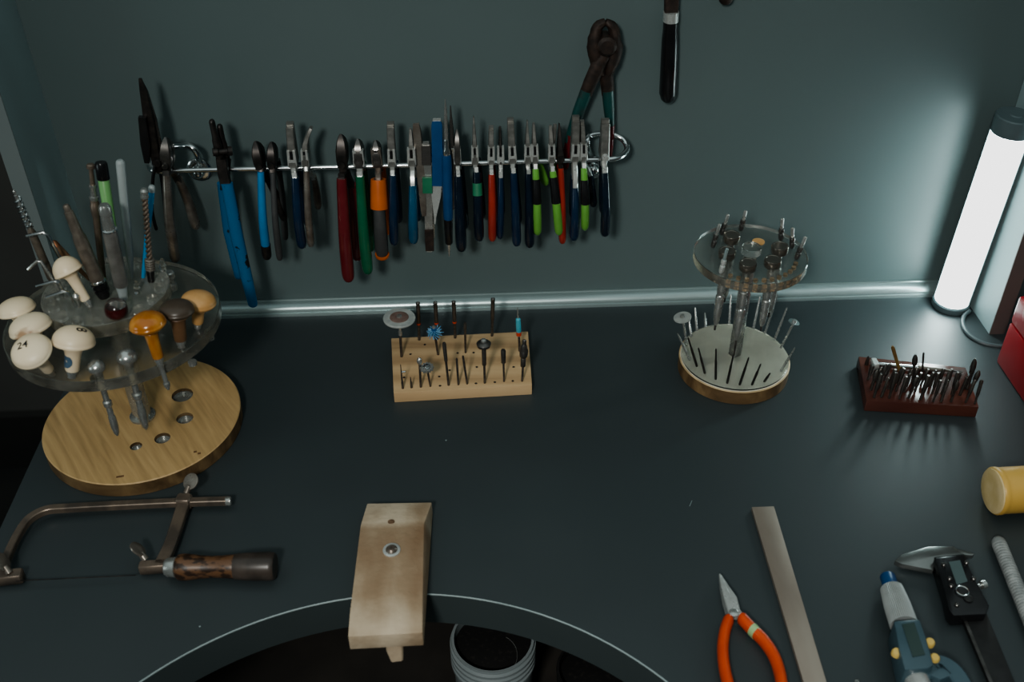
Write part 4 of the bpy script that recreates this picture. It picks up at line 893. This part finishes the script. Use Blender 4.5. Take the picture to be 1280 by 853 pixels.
names = ['bur left of front, just behind the rim of the round stand, tall and leaning left', 'bright bur at the left rim of the round stand, leaning far left', 'short dark bur third from the left along the round stand\'s front', 'upright black bur fourth from the left along the round stand\'s front',
         'black bur at the front centre of the round stand\'s base', 'longest black bur right of front centre, leaning right', 'black bur second right of front centre, shorter, leaning right', 'shortest stub bur at the front right of the round stand',
         'pale bur leaning right at the right rim of the round stand', 'thin dark bur at the right rear of the round stand', 'longest thin bur behind the right chucks, leaning right', 'bur at the back of the round stand, between the right chucks', 'bur at the back of the round stand, behind the post', 'short bur at the back left of the round stand beside the left chuck', 'tiny bur at the back left of the round stand', 'tall pale bur at the left rear of the round stand', 'dim bur at the left rear rim of the round stand, near the disc wheel']
for (a, b), lab in zip(nd, names):
    A = zp(*a, ZB); d = V((A.x-QX, A.y-QY, 0)); B = yp(*b, A.y+d.y*.25)
    front = a[1] > 440 and 'pale' not in lab and 'bright' not in lab
    spindle('needle_bur', lab, 'bur', A, B, [('shank', bsteel if front else steel, [(0, 1.5), (.05, 1.6), (.6, 1.6), (.65, 1.2), (.95, 1.0), (1, .5)])], NG, 10)
for lab, a, b, r, m in (('bur with a thin translucent disc at the left rim of the round stand', (858.5, 432), (853, 396), 11, greyab), ('bur with a small silver cutting disc at the right rim of the round stand', (976, 435), (993, 402), 7, chrome)):
    A = zp(*a, ZB); B = yp(*b, A.y)
    spindle('disc_bur', lab, 'bur', A, B, [('shank', steel, [(0, 1.5), (.95, 1.5)]), ('disc', m, [(.95, 2), (.955, r), (.985, r), (.99, 3)]), ('screw', steel, [(.99, 3), (1.05, 2.6), (1.06, .4)])], NG, 24)

# ------------------------------------------------------------------ mahogany bur block on the right
ff = zp(1083, 515, 0); hm = yp(1083, 502, ff.y).z
tp = [zp(1073, 445.5, hm), zp(1207, 459, hm), zp(1224, 509, hm), zp(1083, 501, hm)]
cen = sum(tp, V())/4; cen.z = 0
mb = MB().prism([V((p.x, p.y, 0)) for p in tp], (0, 0, hm))
tag(mb.build('bur_rack', maroon, loc=cen, bevel=.0012, ang=25), 'glossy dark mahogany bur block in front of the lamp', 'bur block')
def mq(u, v): return lerp(lerp(tp[3], tp[2], u), lerp(tp[0], tp[1], u), v)
kk = mpp(cen)
ORD = ['first', 'second', 'third', 'fourth', 'fifth', 'sixth', 'seventh', 'eighth', 'ninth', 'tenth', 'eleventh', 'twelfth', 'thirteenth']
rows = [('front', .09, [.02+.052, .14, .21, .30, .385, .49, .60, .67, .76, .89, .97], 28), ('middle', .27, [.06, .13, .22, .285, .36, .46, .535, .61, .70, .785, .86, .945], 26), ('back', .45, [.05, .12, .20, .30, .385, .46, .53, .61, .69, .77, .845, .92], 19)]
for rn, v, us, hpx in rows:
    for i, uu in enumerate(us):
        A = mq(uu, v+random.uniform(-.03, .03)); A.z = hm
        ln = hpx*kk*random.uniform(.85, 1.12)*1.22
        B = A+V((random.uniform(.0005, .004), random.uniform(0, .003), ln)); rr = random.uniform(1.7, 2.1)
        style = random.choice([0, 0, 0, 2, 2, 1])
        if style == 0: ps = [('bur', bursteel, [(0, rr*.8), (.3, rr*.8), (.36, rr*1.2), (.95, rr*1.25), (1, rr*.8)])]
        elif style == 1: ps = [('bur', bursteel, [(0, rr*.85), (.55, rr*.85), (.6, rr*1.5), (.85, rr*1.6), (1, rr*.4)])]
        else: ps = [('bur', bursteel, [(0, rr), (.9, rr), (.93, rr*.6), (1, rr*.5)])]
        spindle('steel_bur', f'dark steel bur, {ORD[i]} from the left in the {rn} row of the mahogany block', 'bur', A, B, ps, 'burs in the mahogany block', 10)
def mbur(name, label, a, b, parts, cat='bur'):
    A = zp(*a, hm); B = yp(*b, A.y); return spindle(name, label, cat, A, B, parts, 'taller pieces in the mahogany block', 14)
mbur('brown_stick', 'brown stick leaning left, tallest piece in the mahogany block', (1127, 472), (1115.5, 433), [('stick', bstick, [(0, 1.8), (.6, 2.2), (.95, 2.2), (1, 1.4)])], 'stick')
mbur('bud_bur', 'dark bud headed bur rising above the mahogany block\'s back row', (1140, 478), (1144.5, 443.5), [('shank', bursteel, [(0, 1.3), (.6, 1.3)]), ('head', dsteel, [(.6, 1.6), (.66, 3), (.8, 3.6), (.93, 2.4), (.95, 2), (1, 1.2)])])
mbur('rod_bur', 'slim plain rod rising above the mahogany block beside the bud bur', (1152.5, 472), (1154.5, 441), [('rod', bursteel, [(0, 1.3), (.95, 1.3), (1, 1)])])
mbur('large_bur', 'large fluted bur leaning right at the right end of the mahogany block', (1209, 487), (1219, 448.5), [('shank', bursteel, [(0, 2), (.5, 2)]), ('head', dsteel, [(.5, 2), (.55, 3), (.75, 3.6), (.9, 2.8), (.95, 1.6), (1, 1.2)])])
# silver pin vise lying along the back
A = zp(1091, 455, hm+.0035); B = zp(1203, 465, hm+.0020)
pv = thing('steel_pin_vise', 'long silver pin vise lying along the back of the mahogany block', 'pin vise', A)
ax = B-A; L = ax.length; k = mpp(A)
MB().lathe(A, ax, [(0, 3*k), (.001, 4.4*k), (.030*L, 4.4*k), (.034*L, 3*k), (.55*L, 2.8*k), (.56*L, 2.2*k)], 18).build('body', chrome, pv)
MB().box(A+ax*.02, (.0055, .0105, .0068), ch=.0008).build('head', satin, pv)
MB().lathe(A, ax, [(.50*L, 3*k), (.52*L, 3.4*k), (.70*L, 3.2*k), (.80*L, 2*k), (.86*L, 1.4*k)], 16).build('collet', oldsteel, pv)
MB().lathe(A, ax, [(.85*L, 1.1*k), (L, .9*k)], 10).build('bit', bursteel, pv)
A = yp(1086, 452, zp(1086, 458, hm).y); A = zp(1083, 456, hm)
tag(MB().lathe(A, (0, 0, 1), [(0, 2.5*k), (.004, 2.2*k), (.009, 1.4*k), (.010, .4*k)], 12).build('cone_point', rust, loc=A), 'small rusty cone point at the back left of the mahogany block', 'point')

# ------------------------------------------------------------------ saw frame
z0 = .008
def zz(x, y, h=z0): return zp(x, y, h)
saw = thing('jewellers_saw', 'jeweller\'s saw with scorched wooden handle and brown steel frame', 'saw', zz(210, 709, 0))
k = mpp(zz(150, 660))
bar = smooth([zz(7, 704), zz(12, 690), zz(23, 668), zz(36, 650), zz(57, 638.5), zz(85, 635.5), zz(150, 632), zz(225, 628.5), zz(288, 626.5)], 5)
MB().sweep(bar, [(.0030, .0030)]*len(bar), ref=(0, 0, 1), rect=True).build('back_bar', bronze, saw)
MB().lathe(zz(282, 627), zz(290, 626.3)-zz(282, 627), [(0, .0034), (.001, .0038), (.004, .0038), (.0046, .003)], 12).build('end_button', steel, saw)
MB().box(zz(230.5, 627), (.012, .0095, .0105), Matrix.Rotation(-.1, 3, 'Z'), ch=.0012).build('slider', bronze, saw)
arm = [zz(229, 633), zz(222, 655), zz(213, 682), zz(205, 700), zz(201, 708)]
MB().sweep(arm, [(.0026, .0048)]*3+[(.003, .005)]*2, ref=(0, 0, 1), rect=True).build('slider_arm', bronze, saw)
MB().box(zz(193, 709, .0065), (.022, .0075, .009), Matrix.Rotation(.04, 3, 'Z'), ch=.001).build('blade_clamp', bronze, saw)
def wing(c, axd, r, nm, flatn):
    axd = V(axd).normalized()
    mb = MB(); mb.lathe(c, axd, [(0, .0028), (.006, .0026), (.0065, .002)], 12)
    c2 = c+axd*.010; fl = V(flatn).normalized()
    mb.lathe(c2-fl*.001, fl, [(0, r*.85), (.0004, r), (.0016, r), (.002, r*.85)], 24)
    mb.build(nm, oldsteel, saw)
wing(zz(233, 617, .011), (.25, .55, .45), .0070, 'thumb_screw', (-.35, -.45, .8))
wing(zz(182, 700, .010), (-.5, .45, .6), .0068, 'thumb_screw', (.75, .3, .75))
wing(zz(12, 717, .010), (-.5, .5, .6), .0075, 'thumb_screw', (.85, .1, .5))
MB().box(zz(10, 722, .006), (.022, .009, .009), Matrix.Rotation(.1, 3, 'Z'), ch=.001).build('blade_clamp', bronze, saw)
MB().sweep([zz(20, 726.5, .006), zz(170, 719.5, .006)], [(.0002, .00035)]*2, ref=(0, 0, 1), rect=True).build('blade', bsteel, saw)
A = zz(210, 709.5, .0105); B = zz(344, 708, .0112); ax = B-A; L = ax.length
MB().lathe(A, ax, [(-.002, .0060), (0, .0072), (.072*L, .0078), (.085*L, .007)], 28).build('ferrule', steel, saw)
MB().lathe(A, ax, [(.08*L, .0076), (.10*L, .0094), (.14*L, .0101), (.2*L, .0098), (.32*L, .0085), (.42*L, .0080), (.52*L, .0084), (.62*L, .0092), (.63*L, .0090)], 36).build('handle', sawh, saw)
MB().lathe(A, ax, [(.625*L, .0094), (.67*L, .0100), (.8*L, .0106), (.95*L, .0108), (.985*L, .0104), (1.0*L, .0094), (1.0*L, .0005)], 36).build('handle_end', sawd, saw)

# ------------------------------------------------------------------ bench pin
h1 = .020
f_l, f_r = zp(434, 792, h1-.001), zp(528, 787, h1-.001)
c_l, c_r = zp(450.2, 657.7, h1), zp(530, 654.5, h1)
b_l, b_r = zp(458.7, 629.5, h1*.62), zp(540, 628, h1*.62)
pin = thing('bench_pin', 'worn wooden bench pin jutting over the round cutout', 'bench pin', V(((c_l.x+c_r.x)/2, (c_l.y+c_r.y)/2, 0)))
def low(p, z): return V((p.x, p.y, z))
d_ = (f_l-c_l).normalized()
mf_l, mf_r = lerp(c_l, f_l, .83), lerp(c_r, f_r, .83)
vs = [b_l, b_r, c_r, c_l, mf_r, mf_l, lerp(f_r, c_r, .0)-V((0, 0, .004)), f_l-V((0, 0, .004)), low(b_l, .0003), low(b_r, .0003), low(f_r, .0003), low(f_l, .0003)]
fs = [(0, 3, 2, 1), (3, 5, 4, 2), (5, 7, 6, 4), (8, 9, 10, 11), (0, 1, 9, 8), (7, 11, 10, 6), (1, 2, 4, 6, 10, 9), (0, 8, 11, 7, 5, 3)]
pb = MB().add(vs, fs).build('pin_block', pinw, pin, bevel=.0012, ang=30)
sw_ = zp(489.5, 688, h1+.0002)
ss = MB().lathe(sw_, (0, 0, 1), [(-.001, .0066), (.0006, .0066), (.0008, .0060), (.0008, .0045)], 28).build('washer', satin, pin)
MB().lathe(sw_+V((0, 0, .0007)), (0, 0, 1), [(0, .0046), (.0010, .0040), (.0022, .0026), (.0022, .0010), (.0012, .0008), (.0012, .0001)], 24).build('screw', oldsteel, pin)
sp_ = [V((p.x, p.y, h1+.0004)) for p in (zp(505, 664, h1), zp(527, 661, h1), zp(527, 715, h1), zp(514, 735, h1), zp(503, 712, h1))]
kn_ = zp(489, 652.5, h1*.97); MB().lathe(kn_, (0, .2, 1), [(-.001, .0028), (.0004, .0026), (.0006, .0004)], 14).build('knot', mat('burnt_knot', (.10, .055, .03), .8, c2=(.2, .12, .07), scale=200), pin, label='small dark chipped knot at the crease')
pg = zp(494, 790, -.008)
gy = (f_l.y+f_r.y)/2
MB().sweep([V((pg.x, gy+.012, .0000)), V((pg.x, gy+.010, -.012)), V((pg.x+.001, gy+.008, -.022))], [(.0062, .005), (.006, .005), (.0045, .0045)], ref=(1, 0, 0), rect=True).build('peg', pinw, pin)

# ------------------------------------------------------------------ front right tools
# orange pliers lying flat
J = zp(918, 768, .006); op = thing('orange_pliers', 'pointed pliers with orange handles lying on the bench at the front right', 'pliers', V((J.x, J.y, 0)))
k = mpp(J)
MB().sweep([zp(914, 772, .006), zp(909, 752, .006), zp(903, 733, .006), zp(899.6, 719, .006)], [(4*k, .0046), (5.2*k, .0046), (3.2*k, .0032), (1*k, .0012)], ref=(1, 0, 0), rect=True).build('jaw', satin, op)
MB().sweep([zp(921, 770, .006), zp(916, 752, .006), zp(908, 736, .006), zp(900.6, 720, .006)], [(4*k, .0046), (4.6*k, .0046), (2.6*k, .003), (.8*k, .0012)], ref=(1, 0, 0), rect=True).build('jaw', satin, op)
MB().lathe(zp(917, 767, .0098), (0, 0, 1), [(0, 6*k), (.001, 6*k), (.0016, 3*k), (.0017, .0002)], 20).build('pivot', steel, op)
MB().sweep([zp(917, 762, .0058), zp(913, 770, .0058), zp(911, 780, .0058)], [(3.8*k, .003)]*3, ref=(1, 0, 0), rect=True).build('lever', satin, op)
MB().sweep([zp(916, 760, .0056), zp(923, 768, .0056), zp(930, 778, .0056)], [(3.4*k, .003)]*3, ref=(1, 0, 0), rect=True).build('lever', satin, op)
g1 = smooth([zp(911, 774, .0062), zp(906, 790, .0062), zp(903.5, 812, .0062), zp(906, 838, .0062), zp(913, 866, .0062), zp(919, 890, .0062)], 5)
MB().sweep(g1, [(6*k, .0054)]+[(7*k, .0058)]*(len(g1)-1), 14, round_end=True).build('handle', orangev, op)
g2 = smooth([zp(926, 772, .0062), zp(938, 785, .0062), zp(955, 802, .0062), zp(968, 822, .0062), zp(976, 848, .0062), zp(979, 880, .0062)], 5)
hh = MB().sweep(g2, [(5.4*k, .0052)]+[(7*k, .0058)]*(len(g2)-1), 14, round_end=True).build('handle', orangev, op)
a, b = zp(940, 787, .0062), zp(945.5, 792.5, .0062); MB().sweep([a, b], [(7.2*k, .0061)]*2, 14).build('band', mat('pale_green_band', (.30, .45, .22), .5, c2=(.35, .5, .26), scale=60), hh)

# flat file
q = [zp(939.5, 634, .0042), zp(967.5, 633, .0042), zp(1049, 905, .0042), zp(1020, 905, .0042)]
cen = sum(q, V())/4; cen.z = 0
tag(MB().prism([V((p.x, p.y, .0004)) for p in q], (0, 0, .0038)).build('flat_file', filem, loc=cen, bevel=.0004, ang=25), 'long flat steel bar file lying right of the orange pliers', 'file')

# yellow cylinder lying on its side
R_ = .0192
E_ = zp(1245, 614, R_); E_ = V((E_.x, E_.y, R_)); ax = V((1, .03, 0)).normalized()
yc = thing('resin_cylinder', 'yellow cylinder lying on its side at the right edge', 'cylinder', V((E_.x+.05, E_.y, 0)))
MB().lathe(E_, ax, [(-.0022, R_*.90), (-.0022, R_*.965), (-.0012, R_), (.0015, R_), (.003, R_*.97), (.0033, R_*.97), (.11, R_*.97), (.11, .0005)], 48).build('body', yellow, yc)
MB().lathe(E_, ax, [(-.0020, R_*.955), (-.0030, R_*.93), (-.0034, R_*.88), (-.0034, R_*.5), (-.0034, .0005)], 40).build('end_face', yellowf, yc)

# ribbed grey rod
A = zp(1246, 673, .0056); B = zp(1318, 850, .0056); A.z = B.z = .0056; ax = B-A; L = ax.length
pr = [(0, .001), (.0008, .0034), (.003, .0050), (.005, .0054)]
i = .006
while i < L: pr += [(i, .0054), (i+.0007, .0056), (i+.0016, .0056), (i+.0022, .0053)]; i += .0026
tag(MB().lathe(A, ax, pr, 24).build('ribbed_rod', rodgrey, loc=V((A.x, A.y, 0))), 'grey ribbed rod with a rounded end at the right edge below the yellow cylinder', 'rod')

# digital caliper
hC = .007
calst = mat('caliper_jaw_steel', (.30, .31, .30), .22, .8, c2=(.22, .23, .22), scale=40)
cal = thing('digital_caliper', 'digital caliper with black display body lying at the front right', 'caliper', zp(1200, 740, 0))
def zq(pts, h): return [zp(x, y, h) for x, y in pts]
def slab(pts, h0, h1): 
    t_ = zq(pts, h1); return MB().prism([V((p.x, p.y, h0)) for p in t_], (0, 0, h1-h0))
slab([(1168, 697), (1206, 693), (1213, 712), (1222, 730), (1237, 757), (1233, 768), (1192, 770), (1186, 762), (1181, 740)], .0015, .0135).build('display_body', black, cal, bevel=.0016, ang=30)
slab([(1186, 702.5), (1200, 700.5), (1209.5, 727), (1196, 731)], .0134, .0141).build('screen', lcd, cal)
for px, py, r in ((1203, 739, .0042), (1210.5, 749, .0035), (1179.5, 707, .0016), (1187, 724, .0018), (1189, 733, .0018), (1208, 704, .0018), (1217, 724, .0018), (1196, 757, .0018)):
    c = zp(px, py, .0136); MB().lathe(c, (0, 0, 1), [(0, r), (.0010, r), (.0016, r*.7), (.0017, .0002)], 20).build('button', blackr if r > .002 else dsteel, cal)
slab([(1118.5, 701), (1128, 693), (1160, 683.5), (1192, 683), (1196, 688), (1206, 693), (1168, 697), (1167, 713), (1128, 705.5)], .003, .0078).build('outside_jaw', calst, cal, bevel=.0005, ang=25)
slab([(1193, 685), (1197, 686.5), (1218.5, 692.5), (1216, 694.5), (1206, 694)], .003, .0072).build('inside_jaw', calst, cal, bevel=.0004, ang=25)
slab([(1201, 766), (1232, 764), (1285, 892), (1254, 892)], .0012, .0058).build('beam', blackr, cal, bevel=.0004, ang=25)
slab([(1200.5, 766), (1204.5, 766), (1257.5, 892), (1253, 892)], .0058, .0064).build('beam_rack', dsteel, cal)
c = zp(1222, 733, .0075); MB().lathe(c, (1, .25, 0), [(0, .0015), (.003, .0015), (.003, .0032), (.0065, .0032), (.007, .002)], 16).build('thumb_screw', steel, cal)

c = zp(1203, 739, .0150); MB().torus(c, (0, 0, 1), .0043, .0005).build('button_ring', chrome, cal)
# digital micrometer
mic = thing('digital_micrometer', 'slate blue digital micrometer with ribbed silver thimble and blue cap', 'micrometer', zp(1140, 790, 0))
A = zp(1109, 720, .0105); B = zp(1130, 782, .0125); ax = B-A; L = ax.length; k = mpp(A)
MB().lathe(A, ax, [(0, .003), (.0003, .0052), (.001, .0056), (.0115, .0058), (.012, .005)], 24).build('ratchet_cap', blueb, mic)
mb = MB(); n = 88; axn = ax.normalized(); u = axn.orthogonal().normalized(); w = axn.cross(u); vs = []; fs = []
for t_, r_ in ((.0118, .0072), (.0128, .0082), (.6*L, .0094), (L, .0098)):
    for i in range(n):
        a_ = 2*math.pi*i/n; rr = r_*(1 if i % 2 else .94); vs.append(A+axn*t_+u*rr*math.cos(a_)+w*rr*math.sin(a_))
for j in range(3):
    for i in range(n): fs.append((j*n+i, j*n+(i+1) % n, (j+1)*n+(i+1) % n, (j+1)*n+i))
fs += [tuple(range(n)), tuple(range(3*n, 4*n))]
mb.add(vs, fs).build('thimble', thim, mic, ang=20)
slab([(1117, 776), (1150, 773.5), (1158, 797), (1168, 831), (1160, 836), (1131, 838), (1124, 812)], .001, .0235).build('display_body', micb, mic, bevel=.0022, ang=30)
slab([(1127.5, 780.5), (1143, 778.5), (1156.5, 818.5), (1141, 821.5)], .0234, .0241).build('screen', lcdd, mic)
for px, py, hz in ((1121, 815, .020), (1162.5, 802.5, .0185), (1168.5, 822, .0185)):
    c = zp(px, py, hz); MB().lathe(c+V((0, 0, -.003)), (0, -.1, 1), [(0, .0034), (.0030, .0034), (.0042, .0026), (.0044, .0003)], 18).build('button', ybut, mic, label='small yellow button')
# sleeve and C frame
A2 = zp(1139, 834, .0115); B2 = zp(1152, 866, .0115)
MB().lathe(A2, B2-A2, [(0, .0075), (.004, .0082), (.02, .0082), (.021, .007)], 24).build('sleeve', satin, mic)
fr = smooth([zp(1148, 850, .011), zp(1160, 838, .011), zp(1176, 834, .011), zp(1192, 845, .011), zp(1204, 866, .011), zp(1212, 895, .011), zp(1210, 930, .011), zp(1196, 955, .011)], 5)
MB().sweep(fr, [(.0055, .0062)]*len(fr), ref=(0, 0, 1), rect=True).build('frame', micb, mic)
slab([(1160, 826), (1178, 829), (1192, 843), (1176, 850), (1158, 842)], .002, .0165).build('frame_grip', micb, mic, bevel=.001)
A = zp(1071, 851, .004); B = zp(1074, 880, .004)
tag(MB().sweep([A, lerp(A, B, .3), B], [(.0012, .001), (.0024, .0016), (.0026, .0018)], rect=True, ref=(1, 0, 0)).build('scraper_tip', steel, loc=V((A.x, A.y, 0))), 'bright metal tip of a tool just entering the frame left of the micrometer', 'tool')

# a few specks on the worktop
for i, (px, py, lab) in enumerate(((862, 633, 'thin pale scratch like fibre on the bench left of the flat file'), (249, 784, 'pale speck of dust near the left rim of the cutout'), (557, 551, 'tiny pale speck on the bench in front of the pale block'))):
    c = zp(px, py, .0003); tag(MB().sweep([c, c+V((.003 if i == 0 else .0008, .006 if i == 0 else .0006, 0))], [(.00025, .0002), (.0002, .0002)] if i == 0 else [(.0006, .0002), (.0005, .0002)], rect=True, ref=(1, 0, 0)).build('dust_speck', bandm, loc=c), lab, 'dust')

# ------------------------------------------------------------------ light
def area(name, loc, target, size, power, col, sy=None):
    l = bpy.data.lights.new(name, 'AREA'); l.size = size; l.energy = power; l.color = col
    if sy: l.shape = 'RECTANGLE'; l.size_y = sy
    o = bpy.data.objects.new(name, l); COL.objects.link(o); o.location = loc
    d = V(target)-V(loc); o.rotation_euler = d.to_track_quat('-Z', 'Y').to_euler(); return o
area('ceiling_light', (-.25, -1.35, .95), (.15, -.05, -.05), .15, 1.6, (1.0, .985, .93)).data.spread = math.radians(75)
area('side_light', (-1.3, -.75, .30), (.2, 0, .2), .35, .9, (.85, 1.0, 1.0))
w = bpy.data.worlds.new('world'); SC.world = w; w.use_nodes = True
nt = w.node_tree; bg = nt.nodes['Background']
tc = nt.nodes.new('ShaderNodeTexCoord'); sx = nt.nodes.new('ShaderNodeSeparateXYZ'); cr_ = nt.nodes.new('ShaderNodeValToRGB')
nt.links.new(tc.outputs['Generated'], sx.inputs[0]); nt.links.new(sx.outputs['Z'], cr_.inputs[0]); nt.links.new(cr_.outputs[0], bg.inputs[0])
e = cr_.color_ramp.elements; e[0].position = .0; e[0].color = (.030, .038, .038, 1); e[1].position = .9; e[1].color = (.43, .51, .51, 1)
k_ = e.new(.45); k_.color = (.105, .128, .128, 1)
bg.inputs[1].default_value = 1.0
SC.view_settings.view_transform = 'AgX'; SC.view_settings.look = 'AgX - Medium High Contrast'; SC.view_settings.exposure = .27
vs_ = SC.view_settings; vs_.use_curve_mapping = True; cm = vs_.curve_mapping   # film shoulder: clip far over-exposed light
cm.clip_max_x = 20; cm.clip_max_y = 20; cm.extend = 'HORIZONTAL'

for c_ in cm.curves: c_.points[-1].location = (1.7, 1.7)
cm.update()

for o in bpy.data.objects:
    if '_w' in o: del o['_w']
